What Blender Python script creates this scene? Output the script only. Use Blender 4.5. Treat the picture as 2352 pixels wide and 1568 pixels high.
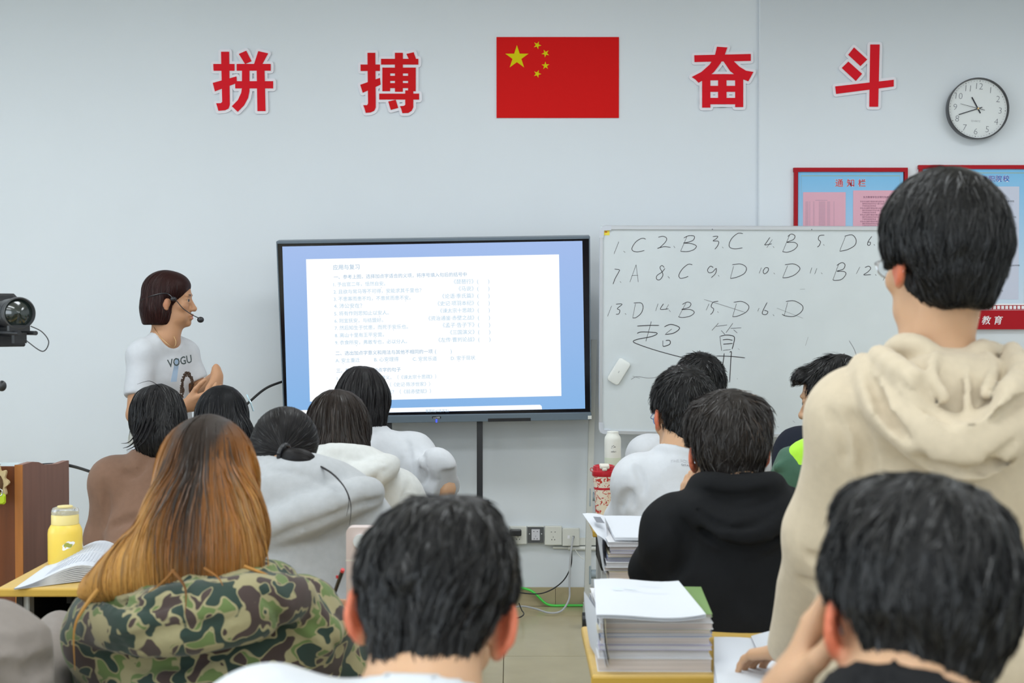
import bpy, math, random
import numpy as np
from mathutils import Vector, Matrix, Euler
for _o in list(bpy.data.objects): bpy.data.objects.remove(_o)
scene = bpy.context.scene
COL = scene.collection
random.seed(7); RNG = np.random.default_rng(7)
# ------------------------------------------------------------------ camera
F = 3267.0                      # focal length in pixels of the 2352x1568 frame (50 mm lens)
EYE = Vector((0.0, 0.0, 1.45)); PITCH = math.atan(65.0 / F)
camd = bpy.data.cameras.new('camera'); cam = bpy.data.objects.new('camera', camd); COL.objects.link(cam)
cam.location = EYE; cam.rotation_euler = (math.pi / 2 - PITCH, 0, 0)
camd.sensor_width = 36.0; camd.lens = 36.0 * F / 2352.0; camd.clip_start = 0.05
camd.dof.use_dof = True; camd.dof.focus_distance = 5.6; camd.dof.aperture_fstop = 6.5
scene.camera = cam
# ------------------------------------------------------------------ light and exposure
vs = scene.view_settings
scene.display_settings.display_device = 'sRGB'
vs.view_transform = 'Standard'; vs.look = 'None'; vs.gamma = 1.0; vs.exposure = 0.0; vs.use_curve_mapping = False
world = bpy.data.worlds.new('daylight'); scene.world = world; world.use_nodes = True
bg = world.node_tree.nodes['Background']; bg.inputs[0].default_value = (0.75, 0.87, 1.0, 1); bg.inputs[1].default_value = 0.9
def area_light(name, loc, rot, sx, sy, power, color):
    d = bpy.data.lights.new(name, 'AREA'); d.shape = 'RECTANGLE'; d.size = sx; d.size_y = sy; d.energy = power; d.color = color
    o = bpy.data.objects.new(name, d); COL.objects.link(o); o.location = loc; o.rotation_euler = rot
    return o
CEIL = 3.12
PANELS = [(x, y) for y in (-1.2, 0.9, 3.0, 5.1) for x in (-2.7, 0.0, 2.7)]
for _x, _y in PANELS:
    area_light('panel_lamp', (_x, _y, CEIL - 0.035), (0, 0, 0), 1.14, 0.54, 15.5, (0.90, 0.96, 1.0))
WINS = [(-0.6, 1.7), (3.1, 1.7)]          # window centres along the left wall and their widths
for _y, _w in WINS:
    area_light('window_daylight', (-4.36, _y, 1.75), (0, -math.pi / 2, 0), 1.5, _w, 34.0, (0.80, 0.91, 1.0))
FILLWIN = (-0.8, 3.4)                        # unseen back-wall window added for frontal fill light: centre and width
area_light('window_daylight', (FILLWIN[0], -2.16, 1.8), (math.pi / 2, 0, 0), FILLWIN[1], 1.4, 62.0, (0.84, 0.93, 1.0))  # added lamp, brightens the students' backs and lower front wall from behind
# ------------------------------------------------------------------ helpers
def rgb(h):
    c = [int(h[i:i + 2], 16) / 255 for i in (0, 2, 4)]
    return tuple(x / 12.92 if x <= 0.04045 else ((x + 0.055) / 1.055) ** 2.4 for x in c)
def mat(name, col, rough=0.6, spec=0.4, metal=0.0, emit=0.0, noise=0.0, nscale=30.0, bump=0.0, bscale=200.0, attr=None, sheen=0.0, alpha=1.0, trans=0.0, sss=0.0, coat=0.0, stretch=None):
    if isinstance(col, str): col = rgb(col)
    m = bpy.data.materials.new(name); m.use_nodes = True
    nt = m.node_tree; N = nt.nodes; L = nt.links; b = N['Principled BSDF']
    b.inputs['Base Color'].default_value = (*col, 1); b.inputs['Roughness'].default_value = rough
    b.inputs['Specular IOR Level'].default_value = spec; b.inputs['Metallic'].default_value = metal
    if emit: b.inputs['Emission Color'].default_value = (*col, 1); b.inputs['Emission Strength'].default_value = emit
    if sheen: b.inputs['Sheen Weight'].default_value = sheen; b.inputs['Sheen Roughness'].default_value = 0.5
    if trans: b.inputs['Transmission Weight'].default_value = trans
    if coat: b.inputs['Coat Weight'].default_value = coat; b.inputs['Coat Roughness'].default_value = 0.15
    if sss: b.inputs['Subsurface Weight'].default_value = sss; b.inputs['Subsurface Radius'].default_value = (0.010, 0.0035, 0.0015); b.inputs['Subsurface Scale'].default_value = 1.0
    tc = N.new('ShaderNodeTexCoord'); src = tc.outputs['Object']
    if stretch:
        mp = N.new('ShaderNodeMapping'); mp.inputs['Scale'].default_value = stretch; L.new(src, mp.inputs[0]); src = mp.outputs[0]
    colsock = None
    if attr:
        a = N.new('ShaderNodeAttribute'); a.attribute_name = attr; colsock = a.outputs['Color']
    if noise:
        n = N.new('ShaderNodeTexNoise'); n.inputs['Scale'].default_value = nscale; n.inputs['Detail'].default_value = 5; L.new(src, n.inputs['Vector'])
        mr = N.new('ShaderNodeMapRange'); mr.inputs[1].default_value = 0.3; mr.inputs[2].default_value = 0.7; mr.inputs[3].default_value = 1 - noise; mr.inputs[4].default_value = 1 + noise
        L.new(n.outputs['Fac'], mr.inputs[0])
        mx = N.new('ShaderNodeMix'); mx.data_type = 'RGBA'; mx.blend_type = 'MULTIPLY'; mx.inputs['Factor'].default_value = 1
        if colsock: L.new(colsock, mx.inputs['A'])
        else: mx.inputs['A'].default_value = (*col, 1)
        L.new(mr.outputs[0], mx.inputs['B']); colsock = mx.outputs['Result']
    if colsock: L.new(colsock, b.inputs['Base Color'])
    if bump:
        n2 = N.new('ShaderNodeTexNoise'); n2.inputs['Scale'].default_value = bscale; n2.inputs['Detail'].default_value = 3; L.new(src, n2.inputs['Vector'])
        bp = N.new('ShaderNodeBump'); bp.inputs['Strength'].default_value = bump; bp.inputs['Distance'].default_value = 0.002; L.new(n2.outputs['Fac'], bp.inputs['Height'])
        L.new(bp.outputs[0], b.inputs['Normal'])
    return m
def ray(px, py):
    u, v = (px - 1176) / F, (784 - py) / F
    c, s = math.cos(PITCH), math.sin(PITCH)
    return Vector((u, c + v * s, -s + v * c))
def P(px, py, Y):
    d = ray(px, py); return EYE + d * (Y / d.y)
def on_plane(px, py, o, n):
    d = ray(px, py); return EYE + d * ((o - EYE).dot(n) / d.dot(n))
class MB:
    def __init__(s): s.v = []; s.f = []; s.m = []; s.cur = 0
    def add(s, vs_, fs):
        b = len(s.v); s.v += [Vector(p) for p in vs_]
        for f in fs: s.f.append([b + i for i in f]); s.m.append(s.cur)
        return s
    def use(s, i): s.cur = i; return s
    def box(s, lo, hi, M=None, bev=0.0):
        x0, y0, z0 = lo; x1, y1, z1 = hi
        if bev > 0:
            p = []; b = bev
            poly = [(x0 + b, y0), (x1 - b, y0), (x1, y0 + b), (x1, y1 - b), (x1 - b, y1), (x0 + b, y1), (x0, y1 - b), (x0, y0 + b)]
            cx, cy = (x0 + x1) / 2, (y0 + y1) / 2
            def ins(q, k): return (q[0] + (k if q[0] < cx else -k), q[1] + (k if q[1] < cy else -k))
            rings = [[(*ins(q, b * .7), z0) for q in poly], [(*q, z0 + b) for q in poly], [(*q, z1 - b) for q in poly], [(*ins(q, b * .7), z1) for q in poly]]
            vv = [Vector(q) for r in rings for q in r]; ff = [list(range(7, -1, -1)), list(range(24, 32))]
            for k in range(3):
                for i in range(8): j = (i + 1) % 8; ff.append([k * 8 + i, k * 8 + j, k * 8 + 8 + j, k * 8 + 8 + i])
        else:
            vv = [Vector(q) for q in ((x0, y0, z0), (x1, y0, z0), (x1, y1, z0), (x0, y1, z0), (x0, y0, z1), (x1, y0, z1), (x1, y1, z1), (x0, y1, z1))]
            ff = [[3, 2, 1, 0], [4, 5, 6, 7], [0, 1, 5, 4], [1, 2, 6, 5], [2, 3, 7, 6], [3, 0, 4, 7]]
        if M is not None: vv = [M @ q for q in vv]
        return s.add(vv, ff)
    def prism(s, poly, z0, z1, M=None):
        n = len(poly); vv = [Vector((x, y, z0)) for x, y in poly] + [Vector((x, y, z1)) for x, y in poly]
        if M is not None: vv = [M @ q for q in vv]
        return s.add(vv, [list(range(n - 1, -1, -1)), list(range(n, 2 * n))] + [[i, (i + 1) % n, n + (i + 1) % n, n + i] for i in range(n)])
    def tube(s, pts, r, n=8, cap=True, taper=None):
        pts = [Vector(p) for p in pts]; k = len(pts); rings = []
        t0 = (pts[1] - pts[0]).normalized(); up = Vector((0, 0, 1)) if abs(t0.z) < .9 else Vector((1, 0, 0)); a = t0.cross(up).normalized()
        for i, p in enumerate(pts):
            t = (pts[min(i + 1, k - 1)] - pts[max(i - 1, 0)]).normalized(); a = (a - t * a.dot(t)).normalized(); b = t.cross(a)
            rr = r if taper is None else r * taper[i] if hasattr(taper, '__len__') else r + (taper - r) * i / (k - 1)
            rings.append([p + (a * math.cos(2 * math.pi * j / n) + b * math.sin(2 * math.pi * j / n)) * rr for j in range(n)])
        ff = [[i * n + j, i * n + (j + 1) % n, (i + 1) * n + (j + 1) % n, (i + 1) * n + j] for i in range(k - 1) for j in range(n)]
        if cap: ff += [list(range(n - 1, -1, -1)), list(range((k - 1) * n, k * n))]
        return s.add([q for R in rings for q in R], ff)
    def cyl(s, p0, p1, r0, r1=None, n=20): return s.tube([p0, p1], r0, n, True, r0 if r1 is None else r1)
    def lathe(s, prof, M=None, n=32, cap=True):
        vv = [Vector((r * math.cos(2 * math.pi * j / n), r * math.sin(2 * math.pi * j / n), z)) for r, z in prof for j in range(n)]
        if M is not None: vv = [M @ q for q in vv]
        k = len(prof); ff = [[i * n + j, i * n + (j + 1) % n, (i + 1) * n + (j + 1) % n, (i + 1) * n + j] for i in range(k - 1) for j in range(n)]
        if cap: ff += [list(range(n - 1, -1, -1)), list(range((k - 1) * n, k * n))]
        return s.add(vv, ff)
    def ball(s, c, r, n=16, M=None):
        prof = [(max(1e-4, math.sin(math.pi * i / 8)) , -math.cos(math.pi * i / 8)) for i in range(9)]
        rr = r if hasattr(r, '__len__') else (r, r, r)
        T = Matrix.Translation(Vector(c)) @ (M or Matrix()) @ Matrix.Diagonal((*rr, 1)); return s.lathe(prof, T, n, True)
    def build(s, name, mats, parent=None, smooth=False, origin=None, sharp=0.7):
        me = bpy.data.meshes.new(name)
        o = bpy.data.objects.new(name, me); COL.objects.link(o)
        off = Vector((0, 0, 0))
        if parent is not None: o.parent = parent; off = world_loc(parent)
        if origin is not None: o.location = Vector(origin) - off; off = Vector(origin)
        me.from_pydata([tuple(p - off) for p in s.v], [], s.f)
        mats = mats if isinstance(mats, (list, tuple)) else [mats]
        for m in mats: me.materials.append(m)
        if len(mats) > 1: me.polygons.foreach_set('material_index', s.m)
        if smooth:
            me.polygons.foreach_set('use_smooth', [True] * len(me.polygons))
            if sharp: me.set_sharp_from_angle(angle=sharp)
        me.update(); return o
def world_loc(o):
    p = Vector((0, 0, 0))
    while o is not None: p = p + o.location; o = o.parent
    return p
def tag(o, label=None, cat=None, group=None, kind=None):
    if label: o['label'] = label
    if cat: o['category'] = cat
    if group: o['group'] = group
    if kind: o['kind'] = kind
    return o
def thing(name, label, cat, loc, group=None):
    o = bpy.data.objects.new(name, None); COL.objects.link(o); o.location = loc; o.empty_display_size = 0.05
    return tag(o, label, cat, group)
def frame(o, x, y):
    x = Vector(x).normalized(); z = x.cross(Vector(y)).normalized(); y = z.cross(x)
    M = Matrix((x, y, z)).transposed().to_4x4(); M.translation = Vector(o); return M
def catmull(pts, k=8, closed=False):
    pts = [np.array(p, float) for p in pts]; n = len(pts); out = []
    for i in range(n if closed else n - 1):
        a = pts[(i - 1) % n if closed else max(i - 1, 0)]; b = pts[i]; c = pts[(i + 1) % n]; d = pts[(i + 2) % n if closed else min(i + 2, n - 1)]
        for j in range(k):
            t = j / k; out.append(0.5 * (2 * b + (c - a) * t + (2 * a - 5 * b + 4 * c - d) * t * t + (3 * b - a - 3 * c + d) * t ** 3))
    if not closed: out.append(pts[-1])
    return [tuple(p) for p in out]
_tc = {}
def text_geo(body, offset=0.0):
    key = (body, offset)
    if key not in _tc:
        c = bpy.data.curves.new('t', 'FONT'); c.body = body; c.size = 1; c.offset = offset; c.resolution_u = 2
        o = bpy.data.objects.new('t', c); m = bpy.data.meshes.new_from_object(o)
        _tc[key] = ([tuple(v.co) for v in m.vertices], [list(p.vertices) for p in m.polygons])
        bpy.data.objects.remove(o); bpy.data.curves.remove(c); bpy.data.meshes.remove(m)
    return _tc[key]
def put_text(mb, body, M, size, x, y, align='L', offset=0.0, width=None, sx=1.0):
    v, f = text_geo(body, offset)
    if not v: return
    xs = [p[0] for p in v]; x0, x1 = min(xs), max(xs)
    if width: size = width / (x1 - x0)
    dx = {'L': -x0, 'C': -(x0 + x1) / 2, 'R': -x1}[align]
    mb.add([M @ Vector((x + (p[0] + dx) * size * sx, y + p[1] * size, 0)) for p in v], f)
# ------------------------------------------------------------------ the room
WY = 7.03
M_wall = mat('white_wall_paint', (0.755, 0.80, 0.845), 0.7, 0.25, noise=0.012, nscale=2.0, bump=0.05, bscale=90)
M_ceil = mat('ceiling_paint', (0.82, 0.82, 0.80), 0.8, 0.2)
M_tile = mat('beige_floor_tile', (0.50, 0.43, 0.27), 0.22, 0.5, noise=0.05, nscale=6.0)
M_grout = mat('grout', (0.20, 0.17, 0.11), 0.9, 0.1)
M_plinth = mat('beige_skirting_tile', (0.47, 0.40, 0.25), 0.3, 0.45, noise=0.05, nscale=7.0)
M_pvc = mat('white_pvc', (0.76, 0.77, 0.73), 0.4, 0.4)
M_glass = mat('window_glass', (0.9, 0.95, 1.0), 0.05, 0.5, trans=1.0)
M_alu = mat('painted_aluminium', (0.72, 0.74, 0.75), 0.35, 0.5)
def struct(mb, name, m, smooth=False, parent=None, origin=None):
    o = mb.build(name, m, parent, smooth, origin)
    if parent is None: o['kind'] = 'structure'
    return o
XL, XR, YB = -4.4, 4.4, -2.2
floor = struct(MB().box((XL, YB, -0.1), (XR, WY, -0.004)), 'floor', M_grout)
_t = MB().box((-0.398, -0.398, -0.02), (0.398, 0.398, 0.0), bev=0.0)
_tile0 = None; TS = 0.8
for i in range(-6, 7):
    for j in range(-11, 2):
        x, y = -0.035 + (i + .5) * TS, 5.99 + (j + .5) * TS
        if not (XL - .1 < x - .4 and x + .4 < XR + .3 and y - .4 > YB - .5): continue
        if j == 1: continue
        if _tile0 is None:
            _tile0 = _t.build('tile', M_tile, floor); t = _tile0
        else:
            t = _tile0.copy(); COL.objects.link(t); t.parent = floor
        t.location = (x, y, 0)
_last = MB()                                         # cut row of tiles along the front wall
for i in range(-6, 6):
    x = -0.035 + i * TS
    if x + .79 > XR: continue
    MB().box((x + .002, 6.792, -0.02), (x + .798, WY, 0.0)).build('tile', M_tile, floor, origin=(x + .4, 6.9, 0))
wall = struct(MB().box((XL, WY, -0.1), (XR, WY + 0.2, CEIL + 0.1)), 'wall_front', M_wall)
XC = P(1741, 300, WY).x
pil = struct(MB().box((XC, WY - 0.022, 0.0), (XR, WY, CEIL), bev=0.006), 'wall_front_pilaster', M_wall, True)
pil.name = 'trim_1'
wl = MB()
ys = [YB] + [v for (c, w) in WINS for v in (c - w / 2, c + w / 2)] + [WY]
for k in range(0, len(ys), 2): wl.box((XL - .2, ys[k], -0.1), (XL, ys[k + 1], CEIL + .1))
for (c, w) in WINS:
    wl.box((XL - .2, c - w / 2, -0.1), (XL, c + w / 2, 1.0)); wl.box((XL - .2, c - w / 2, 2.5), (XL, c + w / 2, CEIL + .1))
struct(wl, 'wall_left', M_wall)
for k, (c, w) in enumerate(WINS):
    fr = MB()
    for a, b in ((c - w / 2, c - w / 2 + .05), (c - .025, c + .025), (c + w / 2 - .05, c + w / 2)): fr.box((XL - .12, a, 1.0), (XL - .06, b, 2.5))
    for a, b in ((1.0, 1.05), (2.45, 2.5)): fr.box((XL - .12, c - w / 2, a), (XL - .06, c + w / 2, b))
    wo = struct(fr, 'window_%d' % (k + 1), M_alu)
    for a, b in ((c - w / 2 + .05, c - .025), (c + .025, c + w / 2 - .05)): MB().box((XL - .095, a, 1.05), (XL - .089, b, 2.45)).build('pane', M_glass, wo)
struct(MB().box((XR, YB, -0.1), (XR + .2, WY, CEIL + .1)), 'wall_right', M_wall)
bx0, bx1 = FILLWIN[0] - FILLWIN[1] / 2, FILLWIN[0] + FILLWIN[1] / 2
struct(MB().box((XL, YB - .2, -0.1), (bx0, YB, CEIL + .1)).box((bx1, YB - .2, -0.1), (XR, YB, CEIL + .1)).box((bx0, YB - .2, -0.1), (bx1, YB, 1.05)).box((bx0, YB - .2, 2.55), (bx1, YB, CEIL + .1)), 'wall_back', M_wall)
fr = MB()
for k in range(4): x = bx0 + (bx1 - bx0 - .05) * k / 3; fr.box((x, YB - .12, 1.05), (x + .05, YB - .06, 2.55))
for a, b in ((1.05, 1.10), (2.5, 2.55)): fr.box((bx0, YB - .12, a), (bx1, YB - .06, b))
wo = struct(fr, 'window_3', M_alu)  # added window frame around the frontal fill light
for k in range(3): x = bx0 + (bx1 - bx0 - .05) * k / 3; MB().box((x + .05, YB - .095, 1.1), (x + (bx1 - bx0 - .05) / 3, YB - .089, 2.5)).build('pane', M_glass, wo)
struct(MB().box((XL - .2, YB - .2, CEIL), (XR + .2, WY + .2, CEIL + .1)), 'ceiling', M_ceil)
bb = MB().box((XL, WY - 0.006, 0.0), (XR, WY, 0.085)); bbo = struct(bb, 'baseboard_front', M_grout)
for i in range(-6, 6):
    x = -0.035 + i * TS + 0.25
    MB().box((x + .001, WY - 0.014, 0.001), (x + .799, WY - 0.004, 0.093)).build('tile', M_plinth, bbo, origin=(x + .4, WY - .01, .05))
MB().box((XC - .004, WY - 0.036, 0.001), (XR, WY - .02, 0.093)).build('tile', M_plinth, bbo, origin=(XC + 1, WY - .03, .05))
M_lampdiff = mat('lamp_diffuser', (0.95, 0.98, 1.0), 0.5, 0.3, emit=3.0)
for i, (x, y) in enumerate(PANELS):
    t = thing('ceiling_light', 'flat ceiling light panel, %s row counted from the front wall, %s of three' % (('fourth', 'third', 'second', 'first')[i // 3], ('left one', 'middle one', 'right one')[i % 3]), 'ceiling light', (x, y, CEIL), 'ceiling light panels above the class')
    MB().box((x - .6, y - .3, CEIL - .03), (x + .6, y - .27, CEIL)).box((x - .6, y + .27, CEIL - .03), (x + .6, y + .3, CEIL)).box((x - .6, y - .27, CEIL - .03), (x - .57, y + .27, CEIL)).box((x + .57, y - .27, CEIL - .03), (x + .6, y + .27, CEIL)).build('frame', M_alu, t)
    MB().box((x - .57, y - .27, CEIL - .02), (x + .57, y + .27, CEIL - .01)).build('diffuser', M_lampdiff, t)
# ------------------------------------------------------------------ red wall lettering
M_red = mat('red_sign_face', (.74, .010, .022), 0.55, 0.12)
M_red2 = mat('red_sign_face_deep', (.66, .007, .011), 0.55, 0.12)
M_foam = mat('white_foam_board', (0.85, 0.84, 0.90), 0.6, 0.3)
ZA = lambda x, y: (460 + x / 3.92, 60 + y / 3.92)
ZB = lambda x, y: (1100 + x / 2.352, 60 + y / 2.352)
R = lambda a, b, c, d: [(a, b), (c, b), (c, d), (a, d)]
CH = {
 'pin': (ZA, [[(122,345),(313,345),(313,405),(125,405)], [(192,235),(264,235),(270,715),(258,745),(228,760),(168,765),(158,728),(148,698),(190,697),(203,685)],
   [(118,515),(330,457),(335,515),(137,590)], [(352,255),(418,226),(466,320),(408,345)], [(527,230),(615,250),(560,350),(488,350)], R(333,345,638,405), R(320,500,660,564),
   [(381,400),(447,400),(447,590),(435,650),(400,715),(342,775),(290,725),(345,668),(374,605),(381,560)], [(513,400),(583,400),(592,768),(520,768)]]),
 'bo': (ZA, [R(1446,350,1620,407), [(1508,245),(1578,245),(1582,735),(1568,765),(1535,780),(1492,783),(1482,745),(1470,715),(1505,715),(1513,700)], [(1443,532),(1620,470),(1627,530),(1465,603)],
   R(1630,299,1965,350), [(1858,255),(1923,240),(1945,302),(1880,302)], R(1755,245,1826,595), R(1642,378,1942,430), R(1642,378,1712,590), R(1873,378,1942,590), R(1642,452,1942,497), R(1642,517,1942,562),
   R(1614,612,1972,665), [(1848,583),(1920,583),(1920,735),(1905,765),(1875,785),(1822,787),(1812,750),(1800,725),(1835,722),(1848,712)], [(1695,683),(1762,667),(1785,740),(1718,758)]]),
 'fen': (ZB, [[(1162,160),(1466,153),(1466,190),(1163,196)], [(1284,114),(1340,118),(1325,160),(1302,205),(1268,250),(1230,282),(1185,308),(1168,290),(1148,277),(1200,250),(1245,210),(1272,165)],
   [(1318,190),(1372,190),(1405,222),(1440,243),(1480,250),(1466,276),(1453,300),(1400,280),(1355,245)], R(1204,262,1248,442), R(1382,262,1425,439), R(1204,262,1425,295), R(1204,325,1425,357), R(1204,390,1425,424), R(1290,262,1335,424)]),
 'dou': (ZB, [[(2111,102),(2161,102),(2153,437),(2106,437)], [(1922,328),(2237,292),(2237,328),(1927,368)], [(2023,118),(2094,183),(2058,218),(1992,157)], [(1992,194),(2066,260),(2033,298),(1957,228)]]),
}
def inflate(poly, d):
    n = len(poly); a = sum(poly[i][0] * poly[(i + 1) % n][1] - poly[(i + 1) % n][0] * poly[i][1] for i in range(n)); sg = 1 if a > 0 else -1
    out = []
    for i in range(n):
        p0, p1, p2 = np.array(poly[i - 1]), np.array(poly[i]), np.array(poly[(i + 1) % n])
        e1 = (p1 - p0) / np.linalg.norm(p1 - p0); e2 = (p2 - p1) / np.linalg.norm(p2 - p1)
        n1 = np.array([e1[1], -e1[0]]) * sg; n2 = np.array([e2[1], -e2[0]]) * sg
        cr = (e1[0] * e2[1] - e1[1] * e2[0]) * sg
        if cr > 0.3:
            for t in (0.0, 0.5, 1.0):
                q = n1 * (1 - t) + n2 * t; out.append(tuple(p1 + q / np.linalg.norm(q) * d))
        else:
            q = n1 + n2; q = q / max(np.dot(q, q), .4) * 2; out.append(tuple(p1 + q * d))
    return out
def back_stroke(mb, w, d, z, Mx):
    mb.prism(w, 0.0005, z, Mx)                                   # the stroke itself plus a rounded rim piece along every edge
    n = len(w)
    for i in range(n):
        a, b = Vector((*w[i], 0)), Vector((*w[(i + 1) % n], 0)); t = (b - a); L = t.length; t.normalize(); nn = Vector((t.y, -t.x, 0)); ang = math.atan2(nn.y, nn.x)
        pts = [a + Vector((math.cos(ang + q), math.sin(ang + q), 0)) * d for q in (math.pi, math.pi * 3 / 4 + math.pi * .5, math.pi * 1.5, math.pi * 1.75, 2 * math.pi)][::1]
        cap0 = [a + (-t * math.sin(q) + nn * math.cos(q)) * d for q in [math.pi * k / 6 for k in range(7)]]
        cap1 = [b + (t * math.sin(q) - nn * math.cos(q)) * d for q in [math.pi * k / 6 for k in range(7)]]
        poly = [(p.x, p.y) for p in cap0 + cap1]
        ar = sum(poly[k][0] * poly[(k + 1) % 14][1] - poly[(k + 1) % 14][0] * poly[k][1] for k in range(14))
        if ar < 0: poly = poly[::-1]
        mb.prism(poly, 0.0005, z + .00002 * (i + 1), Mx)
LBL = {'pin': ('red wall character at the far left of the slogan', M_red), 'bo': ('red wall character just left of the flag', M_red2), 'fen': ('red wall character just right of the flag beside the wall corner', M_red), 'dou': ('red wall character left of the round wall clock', M_red)}
for key, (Z, strokes) in CH.items():
    yw = WY if key != 'dou' else WY - .022
    mw = Matrix.Translation((0, 0, 0))
    pts = [[Z(*q) for q in s] for s in strokes]
    cx = sum(q[0] for s in pts for q in s) / sum(len(s) for s in pts); cy = sum(q[1] for s in pts for q in s) / sum(len(s) for s in pts)
    c = P(cx, cy, yw); ch = thing('wall_character', LBL[key][0], 'sign', c, 'red slogan characters on the front wall')
    back, face = MB(), MB()
    # wall-plane frame: x right, y up, z towards the room
    Mx = Matrix(((1, 0, 0, 0), (0, 0, -1, yw), (0, 1, 0, 0), (0, 0, 0, 1)))
    for k, s in enumerate(pts):
        w = [(P(a, b, yw).x, P(a, b, yw).z) for a, b in s]
        back_stroke(back, w, 0.0135, 0.0100 + k * 0.0003, Mx); face.prism(w, 0.009, 0.0145 + k * 0.00025, Mx)
    back.build('backing', M_foam, ch); face.build('lettering', LBL[key][1], ch)
# ------------------------------------------------------------------ flag
M_flag = mat('flag_red', (.68, .008, .008), 0.6, 0.1, noise=0.01, nscale=400)
M_star = mat('flag_yellow', (.72, .62, .004), 0.6, 0.1)
f0, f1 = P(1140.5, 271, WY), P(1421.5, 85.5, WY)
flag = thing('flag', 'red flag board with five yellow stars, centred high on the front wall', 'flag', ((f0.x + f1.x) / 2, WY, f0.z))
MB().box((f0.x, WY - .006, f0.z), (f1.x, WY - .0005, f1.z)).build('panel', M_flag, flag)
Mf = Matrix(((1, 0, 0, f0.x), (0, 0, -1, WY - .006), (0, 1, 0, f1.z), (0, 0, 0, 1))); U = (f1.x - f0.x) / 30
def star(cx, cy, r, ang):
    pts = []
    for k in range(10):
        rr = r if k % 2 == 0 else r * .382; t = ang + k * math.pi / 5; pts.append(((cx + rr * math.sin(t)) * U, -(cy - rr * math.cos(t)) * U))
    pts = pts[::-1]
    MB().prism(pts, 0.0001, 0.0012, Mf).build('star', M_star, flag)
star(5, 5, 3, 0)
for cx, cy in ((10, 2), (12, 4), (12, 7), (10, 9)): star(cx, cy, 1, math.atan2(5 - cx, -(5 - cy)))
# ------------------------------------------------------------------ clock
M_blk = mat('black_plastic', (0.02, 0.021, 0.025), 0.35, 0.5)
M_face = mat('clock_face', (0.75, 0.78, 0.79), 0.5, 0.3)
M_ink = mat('dark_print', (0.03, 0.03, 0.04), 0.6, 0.2)
M_greyink = mat('grey_print', (0.22, 0.23, 0.26), 0.6, 0.2)
M_brass = mat('brass', (0.7, 0.5, 0.25), 0.3, 0.5, metal=1.0)
cy0 = WY - .022; cc = P(2248, 248.5, cy0 - .062); CR = 70.5 * (cy0 - .062) / F
clock = thing('wall_clock', 'round black rimmed wall clock with white face and thin numerals', 'clock', (cc.x, cy0, cc.z))
Mc = Matrix(((1, 0, 0, cc.x), (0, 0, -1, cy0), (0, 1, 0, cc.z), (0, 0, 0, 1))) @ Matrix.Rotation(math.radians(-4.6), 4, 'Z')
MB().lathe([(CR * .93, .0005), (CR * .97, .01), (CR, .055), (CR * .995, .062), (CR * .965, .062), (CR * .955, .05), (CR * .955, .02)], Mc, 72, False).build('rim', M_blk, clock, True)
MB().lathe([(CR * .96, .046), (.0005, .0461)], Mc, 72, False).build('dial', M_face, clock)
for h in range(1, 13):
    nm = MB()
    a = math.radians(30 * h); r = CR * .735; v, f_ = text_geo(str(h), -0.012)
    put_text(nm, str(h), Mc @ Matrix.Translation((0, 0, .0468)), CR * .30, r * math.sin(a), r * math.cos(a) - CR * .105, 'C', -0.016)
    nm.build('numeral', M_greyink, clock)
nm = MB(); put_text(nm, 'QUARTZ', Mc @ Matrix.Translation((0, 0, .0468)), CR * .075, -CR * .03, -CR * .43, 'C', -0.01)
nm.build('dial_text', M_greyink, clock)
dt = MB()
for k in range(60):
    a = 2 * math.pi * k / 60; r = .012 if k % 5 == 0 else .007; c = Mc @ Vector((CR * .9 * math.sin(a), CR * .9 * math.cos(a), .0468)); q = r * CR
    dt.box((-q, -q, 0), (q, q, .0003), Mc @ Matrix.Translation((CR * .9 * math.sin(a), CR * .9 * math.cos(a), .0468)))
dt.build('minute_dots', M_ink, clock)
def hand(ang, l0, l1, w0, w1, z, m, name):
    a = math.radians(ang); Mh = Mc @ Matrix.Translation((0, 0, z)) @ Matrix.Rotation(-a, 4, 'Z')
    MB().prism([(-w0, -l0), (w0, -l0), (w1, l1), (-w1, l1)], 0, .0015, Mh).build(name, m, clock)
hand(-33, CR * .17, CR * .42, CR * .018, CR * .018, .050, M_ink, 'hour_hand')
hand(-112, CR * .14, CR * .66, CR * .013, CR * .013, .053, M_ink, 'minute_hand')
hand(-80, CR * .22, CR * .60, CR * .007, CR * .004, .055, M_ink, 'second_hand')
MB().lathe([(CR * .03, .05), (CR * .03, .058), (.0005, .059)], Mc, 16).build('hub', M_brass, clock)
# ------------------------------------------------------------------ framed notice boards
M_frame = mat('red_board_frame', (.42, .010, .018), 0.5, 0.15)
M_sky = None
def board_gradient(name, top, bot):
    m = mat(name, top, 0.35, 0.4); nt = m.node_tree; N, L = nt.nodes, nt.links
    tc = N.new('ShaderNodeTexCoord'); sp = N.new('ShaderNodeSeparateXYZ'); cr = N.new('ShaderNodeValToRGB'); L.new(tc.outputs['Generated'], sp.inputs[0]); L.new(sp.outputs['Z'], cr.inputs[0])
    cr.color_ramp.elements[0].color = (*rgb(bot), 1); cr.color_ramp.elements[1].color = (*rgb(top), 1); L.new(cr.outputs[0], N['Principled BSDF'].inputs['Base Color']); return m
M_skyprint = board_gradient('sky_print', '7CC0EC', 'DCE6F2')
M_pink = mat('pink_paper', 'E6B0C0', 0.5, 0.3)
M_panel = mat('pale_print_panel', 'CBD0E2', 0.5, 0.3)
M_gold = mat('gold_print_line', 'A9B79A', 0.5, 0.3)
M_white = mat('white_print', 'F4F4F8', 0.5, 0.3)
M_redp = mat('red_print', 'C8253A', 0.5, 0.3)
M_bluep = mat('blue_print', '2F4FB4', 0.5, 0.3)
yb = WY - .022
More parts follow.
